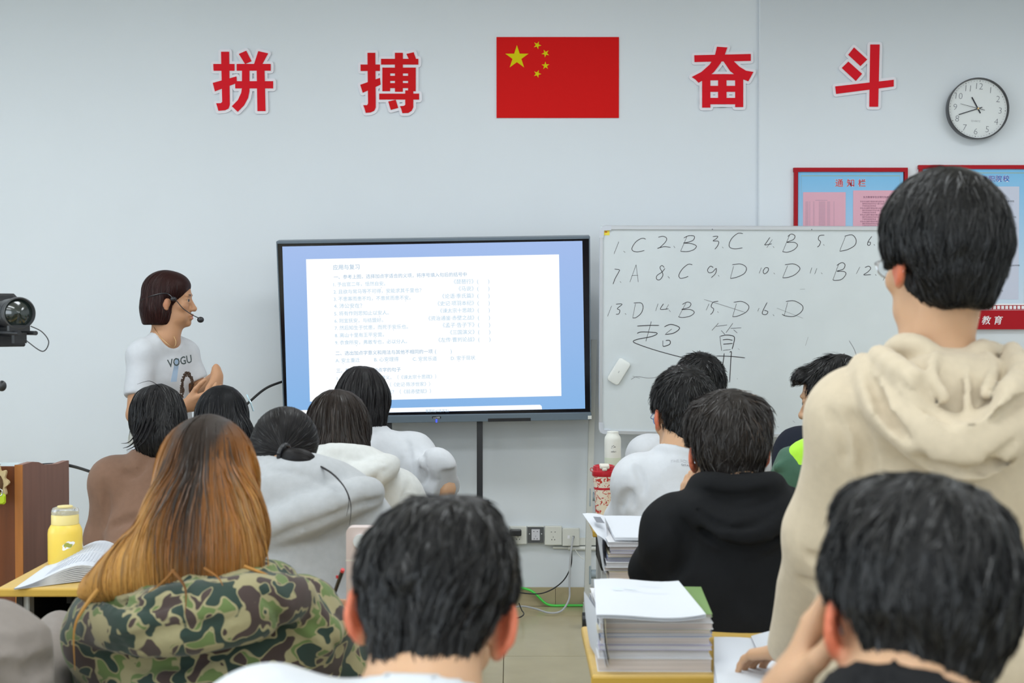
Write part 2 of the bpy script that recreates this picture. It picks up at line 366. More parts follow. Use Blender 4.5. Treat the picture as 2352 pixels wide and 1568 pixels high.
Mw = lambda d: Matrix(((1, 0, 0, 0), (0, 0, -1, yb - d), (0, 1, 0, 0), (0, 0, 0, 1)))
def W(px, py): p = P(px, py, yb - .02); return p.x, p.z
def rect_on(mb, x0, y0, x1, y1, d, t=.0006):
    a, b = W(x0, y1), W(x1, y0); mb.box((a[0], yb - d - t, a[1]), (b[0], yb - d, b[1]))
def board(label, x0, x1, ytop, ybot, fw):
    a = W(x0, ybot); t = thing('notice_board', label, 'notice board', (W((x0 + x1) / 2, 0)[0], yb, a[1]))
    m = MB(); rect_on(m, x0, ytop, x1, ytop + fw, .001, .022); rect_on(m, x0, ybot - fw, x1, ybot, .001, .022); rect_on(m, x0, ytop + fw, x0 + fw, ybot - fw, .001, .022); rect_on(m, x1 - fw, ytop + fw, x1, ybot - fw, .001, .022)
    m.build('frame', M_frame, t)
    m = MB(); rect_on(m, x0 + fw, ytop + fw, x1 - fw, ybot - fw, .001, .013); m.build('poster', M_skyprint, t)
    g = MB(); q = fw + 8
    for a_ in ((x0 + q, ytop + q, x1 - q, ytop + q + 1.5), (x0 + q, ytop + q, x0 + q + 1.5, ybot - q), (x1 - q - 1.5, ytop + q, x1 - q, ybot - q), (x0 + q, ybot - q - 1.5, x1 - q, ybot - q)): rect_on(g, *a_, .0142)
    g.build('border_line', M_gold, t); return t
b1 = board('red framed blue notice board with pink sheets behind the whiteboard top', 1823, 2085, 385, 752, 9.5)
tm, th = MB(), MB()
for s, px in (('通', 1928), ('知', 1954), ('栏', 1980)):
    x, z = W(px, 427); put_text(th, s, Mw(.0150), .041, x, z, 'C', .03); put_text(tm, s, Mw(.0160), .041, x, z, 'C', .006)
th.build('title_outline', M_white, b1); tm.build('title', M_redp, b1)
for x0, x1, y0 in ((1844, 1943, 441), (1959, 2060, 437)):
    m = MB(); rect_on(m, x0, y0, x1, 690, .0145, .001); m.build('pink_sheet', M_pink, b1)
m = MB()
for y, n in [(459, 8)] + [(463 + 2.9 * k, 0) for k in range(70)]:
    x, z = W(1872, y)
    for px, w in ((1850, 7), (1859, 2.5), (1868, 3), (1881, 15), (1900, 7), (1915, 2)) if n == 0 else ((1873, 28),): a = W(px, y + 1.2); b = W(px + w, y); m.box((a[0], yb - .0162, a[1]), (b[0], yb - .0157, b[1]))
m.build('printed_table', mat('faint_print', 'C4A0B0', 0.6, 0.2), b1)
m = MB()
put_text(m, '东方教育学生日常行为规范', Mw(.0160), .0115, *W(1983, 454.5), 'L', .01)
for k in range(24):
    x, z = W(1981 if k % 3 else 1976, 464 + 5.1 * k); put_text(m, ['学生应当遵守课堂纪律认真听讲', '按时完成各科作业与复习任务', '不得无故迟到早退'][k % 3], Mw(.0160), .0085, x, z, 'L')
m.build('printed_text', mat('mauve_print', '8E6276', 0.6, 0.2), b1)
b2 = board('large red framed blue notice board of college lists behind the standing student', 2110, 2372, 379, 756, 9.0)
m = MB(); rect_on(m, 2119, 712, 2363, 756, .0145, .010); m.build('red_footer', M_frame, b2)
m = MB(); rect_on(m, 2119, 697, 2363, 713, .0146, .001); m.build('white_band', M_white, b2)
m = MB(); rect_on(m, 2119, 700.5, 2363, 702, .0158); rect_on(m, 2119, 709.5, 2363, 711, .0158)
for k in range(26): rect_on(m, 2121 + k * 9.3, 702, 2123.5 + k * 9.3, 709.5, .0158)
m.build('film_strip', M_frame, b2)
m = MB(); rect_on(m, 2135, 428, 2342, 687, .0145, .001); m.build('list_panel', M_panel, b2)
tm = MB(); th = MB()
for k, s in enumerate('所高职院校'):
    x, z = W(2244.5 + k * 16.8, 417 - k * .4); put_text(th, s, Mw(.0150), .0335, x, z, 'C', .03); put_text(tm, s, Mw(.0156), .0335, x, z, 'C', .006)
th.build('title_outline', M_white, b2); tm.build('title', M_bluep, b2)
tm = MB()
for k, s in enumerate('方教育'):
    x, z = W(2236.5 + k * 27, 743); Ms = Mw(.0252); Ms = Ms @ Matrix(((1, .18, 0, x), (0, 1, 0, z), (0, 0, 1, 0), (0, 0, 0, 1))); put_text(tm, s, Ms, .045, 0, 0, 'C', .008)
put_text(tm, 'JIAOYU', Mw(.0252), .007, *W(2228, 727), 'L')
tm.build('footer_title', M_white, b2)
m = MB(); mr = MB()
sch = ['泉州医学高等专科学校', '厦门海洋职业技术学院', '闽北职业技术学院', '福建信息职业学院', '黎明职业大学']
put_text(mr, '宁德1所', Mw(.0160), .0125, *W(2284, 449), 'L', .01); put_text(m, '[公办]', Mw(.0160), .010, *W(2290, 457), 'L'); put_text(m, '宁德职业技术学院', Mw(.0160), .0108, *W(2330, 464), 'R')
for k in range(16): put_text(m, ('福建农业职业技术学院', '福州职业技术学院', '福建船政交通职业学院')[k % 3], Mw(.0160), .0092, *W(2335 if k % 5 == 0 else 2329, 500 + k * 5.07), 'R')
m2_ = MB(); put_text(m2_, '莆田1所', Mw(.0160), .0125, *W(2305, 596), 'L', .01); put_text(m, '[公办]', Mw(.0160), .010, *W(2306, 604), 'L'); put_text(m, '湄洲湾职业技术学院', Mw(.0160), .0090, *W(2305, 611), 'L')
for k in range(11): put_text(m, '[民办] 泉州轻工职业学院' if k == 6 else sch[k % 5], Mw(.0160), .0092, *W(2262, 594 + k * 7.55), 'L')
for k in range(11): put_text(m, sch[(k + 2) % 5], Mw(.0160), .0092, *W(2205, 609 + k * 7.55), 'L')
m.build('printed_text', M_ink, b2); mr.build('printed_heading', M_redp, b2); m2_.build('printed_heading', M_redp, b2)
# ------------------------------------------------------------------ interactive display on its stand
M_bezel = mat('black_glass_bezel', (0.006, 0.006, 0.010), 0.12, 0.5)
M_steelblue = mat('blue_grey_metal', (0.13, 0.17, 0.21), 0.4, 0.5)
M_darksteel = mat('black_steel', (0.022, 0.023, 0.026), 0.45, 0.5)
a_, b_, c_, d_ = P(632, 555, 6.64), P(1352, 541, 6.64), P(1361, 964, 6.76), P(655, 973, 6.76)
Tx = ((b_ - a_) + (c_ - d_)).normalized(); Ty = ((a_ - d_) + (b_ - c_)).normalized(); To = (a_ + b_ + c_ + d_) / 4
MT = frame(To, Tx, Ty); MTi = MT.inverted(); Tn = MT.col[2].to_3d()
if Tn.y > 0: raise RuntimeError('display faces the wall')
def T(px, py): q = MTi @ on_plane(px, py, To, Tn); return q.x, q.y
tv = thing('interactive_display', 'large black framed display on a stand showing a page of pale text', 'display', (To.x, To.y, 0))
cs = [T(632, 555), T(1352, 541), T(1361, 964), T(655, 973)]
TW = (cs[1][0] + cs[2][0] - cs[0][0] - cs[3][0]) / 4; TH = (cs[0][1] + cs[1][1] - cs[2][1] - cs[3][1]) / 4
MB().box((-TW + .02, -TH + .05, -.06), (TW - .03, TH - .012, -.003), MT).build('back_housing', M_darksteel, tv)
MB().box((-TW, TH - .012, -.07), (TW, TH, .008), MT, .002).build('top_rail', M_steelblue, tv)
MB().box((-TW, -TH + .048, -.05), (-TW + .005, TH - .012, .006), MT).build('side_rail', M_steelblue, tv)
MB().box((TW - .005, -TH + .048, -.05), (TW, TH - .012, .006), MT).build('side_rail', M_steelblue, tv)
MB().box((-TW, -TH, -.06), (TW, -TH + .036, .012), MT, .003).build('bottom_rail', M_steelblue, tv)
MB().box((-TW + .005, -TH + .036, -.003), (TW - .005, TH - .012, .0), MT).build('glass_panel', M_bezel, tv)
def quadmesh(pts, z, name, m, parent=tv):
    mb = MB(); n = len(pts); mb.add([MT @ Vector((x, y, z)) for x, y in pts], [list(range(n))]); return mb.build(name, m, parent)
M_scr = bpy.data.materials.new('screen_blue_light'); M_scr.use_nodes = True
_N, _L = M_scr.node_tree.nodes, M_scr.node_tree.links
for n_ in list(_N):
    if n_.type == 'BSDF_PRINCIPLED': pb = n_
pb.inputs['Base Color'].default_value = (0.02, 0.03, 0.05, 1); pb.inputs['Roughness'].default_value = 0.2
_tc = _N.new('ShaderNodeTexCoord'); _sp = _N.new('ShaderNodeSeparateXYZ'); _cr = _N.new('ShaderNodeValToRGB')
_L.new(_tc.outputs['Generated'], _sp.inputs[0]); _L.new(_sp.outputs['Z'], _cr.inputs[0]); _L.new(_cr.outputs[0], pb.inputs['Emission Color']); pb.inputs['Emission Strength'].default_value = 0.95
_cr.color_ramp.elements[0].color = (*rgb('86B6E8'), 1); _cr.color_ramp.elements[1].color = (*rgb('A3BCEB'), 1)
_tc = {}
def glow(name, h, s=1.0): return mat(name, (0.02, 0.02, 0.02) if 0 else rgb(h), 0.2, 0.4, emit=s)
def emis(name, h, s):
    m = mat(name, (0.015, 0.015, 0.02), 0.25, 0.4); b = m.node_tree.nodes['Principled BSDF']; b.inputs['Emission Color'].default_value = (*rgb(h), 1); b.inputs['Emission Strength'].default_value = s; return m
M_page = emis('screen_page_light', 'FCFEFF', 1.02); M_ptext = emis('screen_text_light', 'B4D2E6', 0.95); M_ptext2 = emis('screen_heading_light', '98BCD8', 0.9)
M_led = emis('blue_led', '3A4CFF', 2.0)
scr = quadmesh([T(660, 952), T(1344, 938), T(1337.5, 553), T(648.5, 566)], .0006, 'screen', M_scr)
quadmesh([T(712, 922), T(1289.5, 909), T(1284, 584), T(703, 595)], .0012, 'page', M_page)
quadmesh([T(668, 951.4), T(1245, 939.7), T(1244, 932), T(1240, 929), T(668, 942)], .0012, 'toolbar', M_page)
def tline(s, x0, y, x1, y1=None, m=M_ptext, off=0.0, align='L'):
    mb = MB(); y1 = y if y1 is None else y1
    p0, p1 = T(x0, y), T(x1, y1); L = math.hypot(p1[0] - p0[0], p1[1] - p0[1])
    M = MT @ Matrix.Translation((p0[0], p0[1], .0018)) @ Matrix.Rotation(math.atan2(p1[1] - p0[1], p1[0] - p0[0]), 4, 'Z')
    put_text(mb, s, M, 1, 0, 0, 'L', off, width=L); mb.build('screen_text', m, tv)
H_ = M_ptext2
tline('应用与复习', 765, 618.5, 826, 617, H_, .0)
tline('一、参考上图，选择加点字适合的义项，将序号填入句后的括号中', 767, 640, 1072, 633.5, H_, .0)
for s, y, x1 in (('1. 予出官二年，恬然自安。', 657, 885), ('2. 且欲与常马等不可得，安能求其千里也？', 674, 968), ('3. 不患寡而患不均，不患贫而患不安。', 690.5, 943), ('4. 沛公安在？', 707, 832), ('5. 将有作则思知止以安人。', 724, 893),
                 ('6. 则宜抚安，与结盟好。', 740.5, 880), ('7. 然后知生于忧患，而死于安乐也。', 757, 937), ('8. 离山十里有王平安营。', 774, 882), ('9. 衣食所安，弗敢专也，必以分人。', 790.5, 935)):
    x0 = 766 + (y - 657) * .032; tline(s, x0, y, x1, y - (x1 - x0) * .0195)
for s, n, y in (('《琵琶行》', 5, 650), ('《马说》', 4, 666.5), ('《论语·季氏篇》', 7.5, 683), ('《史记·项羽本纪》', 8.5, 699.5), ('《谏太宗十思疏》', 8, 716), ('《资治通鉴·赤壁之战》', 10.5, 733), ('《孟子·告子下》', 7.5, 749.5), ('《三国演义》', 6, 766), ('《左传·曹刿论战》', 8.5, 783)):
    x1 = 1088 + (y - 650) * .02; w = (n - 1) * 10.9 + 2; tline(s, x1 - w, y + w * .0195, x1, y)
    tline('(', x1 + 8, y, x1 + 11, y - .1); tline(')', x1 + 33, y - .5, x1 + 36, y - .6)
tline('二、选出加点字意义和用法与其他不相同的一项', 771, 815, 994, 810.5, H_, .0); tline('(', 999, 810.5, 1002, 810.4); tline(')', 1035, 810, 1038, 809.8)
for s, x, y in (('A. 安土重迁', 771, 831.5), ('B. 心安理得', 860, 829.5), ('C. 安贫乐道', 948, 828), ('D. 安于现状', 1036, 826)): tline(s, x, y, x + 55.5, y - 1.1)
tline('三、翻译下列含有加点字的句子', 773, 855, 920.5, 852, H_, .0)
tline('1. 思国之安者，必积其德义。（《谏太宗十思疏》）', 774, 872.5, 1002, 868)
tline('2. 燕雀安知鸿鹄之志哉！（《史记·陈涉世家》）', 775, 889, 988, 885)
tline('3. 而今安在哉？（《前赤壁赋》）', 836, 905, 990, 901.5)
tline('智慧班(42名学生)', 978, 945.8, 1031, 944.8, H_)
for x, y in ((876, 660), (889, 675), (1060 - 128, 690.5), (806, 709.5), (872, 726), (819, 743.5), (904, 757.5), (862, 775.5), (819, 793.5), (788.5, 834.5), (889, 832.5), (966.5, 830.5), (1054, 828.5)):
    q = T(x, y); MB().lathe([(.0015, 0), (.0005, .0001)], MT @ Matrix.Translation((*q, .002)), 8).build('emphasis_dot', M_ptext2, tv)
def trect(x0, y0, x1, y1, z0, z1, name, m):
    p, q = T(x0, y1), T(x1, y0); return MB().box((p[0], p[1], z0), (q[0], q[1], z1), MT).build(name, m, tv)
trect(1121, 958, 1219, 967, .011, .0128, 'speaker_grille', M_blk)
trect(993, 954.5, 1013, 959.5, .011, .0135, 'logo_badge', M_blk)
m = MB(); q = T(995, 958.8); put_text(m, 'uaoJ 智慧', MT @ Matrix.Translation((0, 0, .0138)), 1, q[0], q[1], 'L', 0, width=.032); m.build('logo_text', M_white, tv)
for y in (963, 967): q = T(1002.8, y); MB().ball(MT @ Vector((*q, .012)), .0042, 10).build('power_light', M_led, tv)
trect(1350, 953, 1358.5, 961, .011, .0127, 'sticker', M_pvc)
yS = 6.80
for px in (1102, 893):
    p = P(px, 968, yS); MB().box((p.x - .014, yS - .02, .09), (p.x + .014, yS + .02, 1.7)).build('pole', M_darksteel, tv)
pl, pr = P(893, 1165, yS - .1), P(1108, 1165, yS - .1)
MB().box((pl.x - .05, yS - .22, pl.z - .025), (pr.x + .0, yS + .02, pl.z + .012)).build('shelf', M_darksteel, tv)
MB().box((pr.x - .022, yS - .03, pr.z - .03), (pr.x + .03, yS + .03, pr.z + .02)).build('clamp', mat('zinc', (.4, .42, .44), .35, .5, metal=.8), tv)
for px in (893, 1102):
    x = P(px, 968, yS).x; MB().box((x - .025, yS - .33, .07), (x + .025, WY - .045, .11)).build('foot', M_darksteel, tv)
    for y in (yS - .3, WY - .09): MB().cyl((x - .014, y, .034), (x + .014, y, .034), .034).build('caster', M_blk, tv)
# ------------------------------------------------------------------ whiteboard on its rolling stand
M_wb = mat('whiteboard_enamel', (0.66, 0.71, 0.74), 0.22, 0.5, noise=0.03, nscale=5.0)
M_wbf = mat('whiteboard_frame', (0.62, 0.64, 0.68), 0.3, 0.5, metal=0.35)
M_corner = mat('grey_plastic_corner', (0.60, 0.63, 0.70), 0.4, 0.4)
M_post = mat('grey_painted_steel', (0.56, 0.57, 0.54), 0.4, 0.45)
M_flange = mat('blue_grey_plastic', (0.32, 0.38, 0.42), 0.4, 0.4)
M_marker = mat('marker_ink', (0.035, 0.03, 0.035), 0.5, 0.3)
M_faint = mat('faint_marker', (0.28, 0.29, 0.31), 0.5, 0.3)
tl, tr, bl = P(1377, 518, 6.58), P(2145, 520.3, 6.40), P(1365.5, 995, 6.72)
Bx = (tr - tl); BW = Bx.length; BH = (tl - bl).length; MBd = frame(tl, Bx, tl - bl); MBi = MBd.inverted(); Bn = MBd.col[2].to_3d()
def B(px, py): q = MBi @ on_plane(px, py, tl, Bn); return q.x, q.y
wb = thing('whiteboard', 'rolling whiteboard with handwritten answers beside the display', 'whiteboard', (tl.x + BW / 2, 6.6, 0))
MB().box((.004, -BH + .004, -.018), (BW - .004, -.004, 0), MBd).build('writing_surface', M_wb, wb)
for n_, lo, hi in (('frame_rail', (.05, -.018, -.024), (BW - .05, 0, .008)), ('frame_rail', (.05, -BH, -.024), (BW - .05, -BH + .018, .008)), ('frame_rail', (0, -BH + .05, -.024), (.018, -.05, .008)), ('frame_rail', (BW - .018, -BH + .05, -.024), (BW, -.05, .008))):
    MB().box(lo, hi, MBd, .003).build(n_, M_wbf, wb)
for cx_, cy_, sx_, sy_ in ((0, 0, 1, -1), (BW, 0, -1, -1), (0, -BH, 1, 1), (BW, -BH, -1, 1)):
    r_ = .03; pts = [(cx_ + sx_ * .055, cy_)] + [(cx_ + sx_ * (r_ - r_ * math.cos(t)), cy_ + sy_ * (r_ - r_ * math.sin(t))) for t in [math.pi / 2 * (1 - k / 5) for k in range(6)]] + [(cx_, cy_ + sy_ * .055), (cx_ + sx_ * .02, cy_ + sy_ * .055), (cx_ + sx_ * .022, cy_ + sy_ * .022), (cx_ + sx_ * .055, cy_ + sy_ * .02)]
    ar = sum(pts[k][0] * pts[(k + 1) % len(pts)][1] - pts[(k + 1) % len(pts)][0] * pts[k][1] for k in range(len(pts)))
    MB().prism(pts if ar > 0 else pts[::-1], -.025, .0095, MBd).build('corner_cap', M_corner, wb)
q0, q1 = B(1384.5, 540), B(1400, 528.5); MB().box((*q0, 0), (*q1, .0012), MBd).build('sticker', mat('yellow_sticker', 'F0DC50', .5, .3), wb)
q = B(1392, 532.5); MB().lathe([(.006, .0013), (.0005, .0014)], MBd @ Matrix.Translation((*q, 0)) @ Matrix.Diagonal((1, .6, 1, 1)), 12).build('sticker_mark', mat('orange_print', 'E0702A', .5, .3), wb)
for px, py in ((1636, 526), (1864, 526.5)): q = B(px, py); MB().ball(MBd @ Vector((*q, .006)), .0035, 8).build('screw', M_greyink, wb)
def stroke(mb, pts, w=.0030, z=.0006, smooth=True):
    p = [B(1350 + x / 3.016, 500 + y / 3.016) for x, y in pts]
    if smooth and len(p) > 2: p = catmull([(*a, 0) for a in p], 5)
    p = [Vector((a[0], a[1], 0)) for a in p]; n = len(p); L, Rr = [], []
    for i in range(n):
        t = (p[min(i + 1, n - 1)] - p[max(i - 1, 0)]).normalized(); nn = Vector((-t.y, t.x, 0)); e = 1.0 if 0 < i < n - 1 else .55
        L.append(MBd @ (p[i] + nn * w / 2 * e + Vector((0, 0, z)))); Rr.append(MBd @ (p[i] - nn * w / 2 * e + Vector((0, 0, z))))
    mb.add(L + Rr, [[n + i, n + i + 1, i + 1, i] for i in range(n - 1)])
D_ = lambda x, y: [(x, y), (x + 8, y + 9)]
GL = [('n', [[(215,165),(182,250)], [(248,230),(259,240)]]), ('l', [[(402,148),(375,142),(335,165),(308,205),(312,228),(345,236),(393,226)]]),
 ('n', [[(488,135),(520,128),(545,140),(540,165),(500,205),(484,211),(530,200),(574,205)], [(595,195),(604,209)]]),
 ('l', [[(688,128),(643,232)], [(665,140),(700,124),(738,128),(730,155),(690,170),(663,175),(715,178),(752,195),(735,220),(690,234),(643,232)]]),
 ('n', [[(865,130),(900,128),(890,145),(868,160),(905,163),(902,190),(880,218)], D_(931,201)]), ('l', [[(1075,110),(1040,108),(1000,140),(980,180),(985,205),(1020,215),(1073,208)]]),
 ('n', [[(1262,135),(1235,175),(1228,188),(1275,180)], [(1278,150),(1240,207)], D_(1283,198)]), ('l', [[(1398,120),(1350,235)], [(1385,130),(1410,112),(1435,125),(1425,150),(1380,170),(1430,170),(1453,190),(1430,220),(1385,238),(1348,234)]]),
 ('n', [[(1640,120),(1605,124),(1598,150),(1612,165),(1605,190),(1590,203)], D_(1631,183)]), ('l', [[(1785,130),(1745,230)], [(1778,128),(1830,118),(1858,150),(1850,190),(1800,220),(1745,232)]]),
 ('n', [[(1968,128),(1945,160),(1938,185),(1952,190),(1958,170),(1940,168)], D_(1981,183)]),
 ('n', [[(185,355),(218,360),(215,375),(190,420),(175,460)], D_(223,440)]), ('l', [[(335,325),(292,445)], [(335,325),(350,445)], [(305,400),(348,398)]]),
 ('n', [[(530,345),(515,330),(500,345),(515,375),(520,400),(500,428),(478,425),(480,400),(515,375),(535,350)], [(555,405),(567,419)]]), ('l', [[(725,325),(695,322),(655,355),(632,395),(640,418),(670,415),(697,405)]]),
 ('n', [[(870,345),(850,335),(830,360),(840,380),(865,375),(890,350),(885,385),(855,415)], D_(903,397)]), ('l', [[(1010,335),(988,420)], [(1000,325),(1060,320),(1098,345),(1085,385),(1030,412),(988,420)]]),
 ('n', [[(1203,345),(1187,385)], [(1230,345),(1215,370),(1225,388),(1248,370),(1250,348),(1230,345)], D_(1288,381)]), ('l', [[(1385,330),(1350,415)], [(1365,325),(1430,320),(1470,350),(1440,390),(1390,412),(1350,416)]]),
 ('n', [[(1552,345),(1540,385)], [(1587,350),(1572,390)], D_(1617,380)]), ('l', [[(1740,315),(1698,430)], [(1725,330),(1760,310),(1782,325),(1770,355),(1725,370),(1775,372),(1788,390),(1760,425),(1715,434),(1697,428)]]),
 ('n', [[(1885,340),(1860,388)], [(1920,345),(1945,335),(1960,350),(1940,375),(1912,395),(1962,393)], D_(1991,391)]), ('l', [[(2075,375),(2045,435)], [(2075,375),(2100,436)], [(2055,412),(2090,412)]]),
 ('n', [[(165,610),(137,683)], [(195,598),(238,598),(205,628),(222,640),(215,665),(195,668)], D_(258,661)]), ('l', [[(330,595),(312,690)], [(318,590),(370,590),(383,620),(370,660),(335,690),(310,693)]]),
 ('n', [[(487,595),(470,645)], [(525,595),(505,625),(510,635),(560,630)], [(560,600),(540,637)], [(563,638),(573,651)]]), ('l', [[(680,590),(630,685)], [(655,600),(690,583),(715,595),(700,620),(650,635),(710,635),(738,655),(710,680),(660,690),(628,686)]]),
 ('n', [[(840,595),(820,640)], [(905,578),(868,585),(855,615),(872,630),(865,655),(850,670)], D_(898,648)]), ('l', [[(1030,595),(1003,685)], [(1010,585),(1070,580),(1115,610),(1100,650),(1040,680),(1003,685)]]),
 ('n', [[(1187,625),(1177,648)], [(1243,585),(1215,640),(1210,665),(1235,670),(1248,650),(1222,640)], D_(1283,670)]), ('l', [[(1385,585),(1360,680)], [(1372,580),(1430,575),(1488,610),(1480,650),(1430,682),(1375,680),(1345,668)]]),
 ('c', [[(342,750),(420,745),(495,745)], [(440,718),(403,855)], [(342,800),(375,790),(470,795),(475,808),(430,825),(350,840),(315,857),(360,880),(480,920),(640,963),(720,975)]]),
 ('c', [[(530,755),(575,738),(630,755),(630,775),(590,800),(535,808)], [(582,770),(540,803)], [(520,850),(520,885)], [(540,850),(568,850),(568,875),(530,890),(520,885)]]),
 ('c', [[(905,730),(860,780)], [(890,752),(965,742)], [(925,780),(950,808)], [(1005,730),(958,795)], [(990,765),(1063,762)], [(1010,775),(1035,797)], [(915,820),(927,920)], [(918,820),(960,812),(1010,820),(1015,850),(1000,910)], [(935,845),(970,842),(1003,848)], [(938,875),(975,872),(1003,870)], [(938,918),(990,912)],
        [(945,938),(938,1000),(930,1040)], [(983,932),(995,930),(990,1000),(983,1140)], [(890,957),(1000,960),(1090,970)]])]
for k, (c, ss) in enumerate(GL):
    mb = MB()
    for s in ss: stroke(mb, s, .0036 if c == 'c' else .0029, .0006 + .00002 * (k % 5))
    mb.build({'n': 'handwritten_number', 'l': 'handwritten_letter', 'c': 'handwritten_character'}[c], M_marker, wb)
mb = MB()
for s in ([(805,565),(950,610),(1090,655)], [(1310,625),(1490,695)], [(1527,825),(1508,885)], [(1810,850),(1850,920),(1870,1000)], [(1470,495),(1505,493)], [(300,1120),(340,1100),(420,1110),(480,1104)], [(310,1095),(360,1112)], [(1035,1110),(1037,1118)], [(1420,1405),(1435,1418)], [(1310,1445),(1325,1450)], [(1040,905),(1052,914)]): stroke(mb, s, .0028, .0005)
o_ = mb.build('marker_smudges', M_faint, wb); o_['kind'] = 'stuff'
p0, p1 = P(1364, 780, 6.89), P(1347.5, 1392, 6.90)
def sbox(mb, p0, p1, w, d):
    p0, p1 = Vector(p0), Vector(p1); M = frame(p0, (p1 - p0).cross(Vector((0, 1, 0))), p1 - p0); mb.box((-w / 2, 0, -d / 2), (w / 2, (p1 - p0).length, d / 2), M); return mb
sbox(MB(), p0, p1, .027, .05).build('post', M_post, wb)
dx = Vector((BW + .04, -.10, 0)); sbox(MB(), p0 + dx, p1 + dx, .027, .05).build('post', M_post, wb)
for py, r_ in ((1318, .016), (1140, .016)):
    a = P(1354, py, 6.90); b = a + Vector((BW + .02, -.1, 0)); MB().cyl(a, b, r_).build('crossbar', M_post, wb)
    MB().cyl(a + Vector((.004, 0, 0)), a + Vector((.035, 0, 0)), .022).build('bracket', M_flange, wb)
    MB().box((a.x - .004, a.y - .03, a.z - .045), (a.x + .007, a.y + .03, a.z + .045), None, .003).build('flange', M_flange, wb)
for k, base in enumerate((p1, p1 + dx)):
    f_ = base + Vector((-.02 if k == 0 else 0, -.37, -.035)); bk = Vector((base.x + .02, WY - .060, base.z - .03))
    sbox(MB(), base + Vector((0, 0, .012)), f_, .028, .03).build('foot', M_post, wb); sbox(MB(), base + Vector((0, 0, .012)), bk, .028, .03).build('foot', M_post, wb)
    for q in (f_, bk):
        ct = MB().box((q.x - .018, q.y - .015, .05), (q.x + .018, q.y + .03, q.z), None, .004).build('caster', M_blk, wb)
        MB().cyl((q.x - .02, q.y, .036), (q.x + .018, q.y, .036), .036).build('wheel', M_blk, ct, True)
M_erz = mat('white_glossy_plastic', (0.80, 0.82, 0.80), 0.25, 0.5)
q = B(1421.5, 852); Me = MBd @ Matrix.Translation((q[0], q[1], .001)) @ Matrix.Rotation(math.radians(-31), 4, 'Z')
def rrect(w, h, r, n=5):
    return [(sx * (w - r) + r * math.cos(a), sy * (h - r) + r * math.sin(a)) for sx, sy, a0 in ((1, 1, 0), (-1, 1, .5), (-1, -1, 1), (1, -1, 1.5)) for a in [math.pi * (a0 + .5 * k / n) for k in range(n + 1)]]
er = thing('board_eraser', 'white rounded magnetic eraser stuck slanting at the left of the whiteboard', 'eraser', Me.translation)
mb = MB(); rings = [(.031, .061, 0), (.031, .061, .012), (.0295, .0595, .018), (.024, .054, .0205)]
for w, h, z in rings: mb.v += [Me @ Vector((x, y, z)) for x, y in rrect(w, h, .014)]
nn = 24
for k in range(3):
    for i in range(nn): j = (i + 1) % nn; mb.f.append([k * nn + i, k * nn + j, (k + 1) * nn + j, (k + 1) * nn + i]); mb.m.append(0)
mb.f.append(list(range(3 * nn, 4 * nn))); mb.m.append(0)
mb.build('body', M_erz, er, True, sharp=.5); mb = MB(); put_text(mb, 'deli', Me @ Matrix.Translation((0, 0, .0207)) @ Matrix.Rotation(math.pi / 2, 4, 'Z'), .008, 0, -.003, 'C'); mb.build('print', M_greyink, er)
# ------------------------------------------------------------------ sockets, trunking and cables on the front wall
M_plate = mat('white_socket_plastic', (0.74, 0.75, 0.70), 0.35, 0.45)
M_dgrey = mat('dark_grey_plate', (0.10, 0.105, 0.11), 0.5, 0.4)
def wx(px, py, y=WY): p = P(px, py, y); return p.x, p.z
def wbox(mb, px0, py0, px1, py1, d0, d1, bev=0): a, b = wx(px0, py1), wx(px1, py0); return mb.box((a[0], WY - d1, a[1]), (b[0], WY - d0, b[1]), None, bev)
tk = tag(wbox(MB(), 1310, 1234, 1560, 1250, .0, .022).build('cable_trunking', M_plate, None, origin=P(1430, 1250, WY)), 'white cable trunking along the wall behind the whiteboard stand', 'trunking')
pp = tag(MB().cyl(P(1270, 1257, WY - .012), P(1310, 1258, WY - .012), .006).cyl(P(1305, 1258, WY - .013), P(1560, 1263, WY - .013), .011).build('conduit_pipe', M_pvc, None, True, origin=P(1430, 1258, WY)), 'white conduit pipe running just under the wall sockets', 'pipe')
sx = [(1170, 1206, 1209.5, 1247), (1210.5, 1206, 1249.5, 1245.5), (1250.5, 1205.5, 1290, 1249), (1291, 1210.5, 1330.5, 1251)]
sl = ['white wall socket with a black adapter plugged in, leftmost of the row', 'wall socket missing its cover plate, dark grey frame around a white insert', 'plain white five-hole wall socket between the open socket and the network plate', 'white network wall plate with a grey cable plugged in']
def holes(mb, cx, cy, k, d):
    for (x, y, w, h) in ((-4.2, -7.5, 2.4, 1.4), (4.2, -7.5, 2.4, 1.4), (0, 4, .8, 3.2), (-3.4, 10, 1.6, 2.4), (3.4, 10, 1.6, 2.4)):
        wbox(mb, cx + (x - w / 2) * k, cy + (y - h / 2) * k, cx + (x + w / 2) * k, cy + (y + h / 2) * k, d, d + .0012)
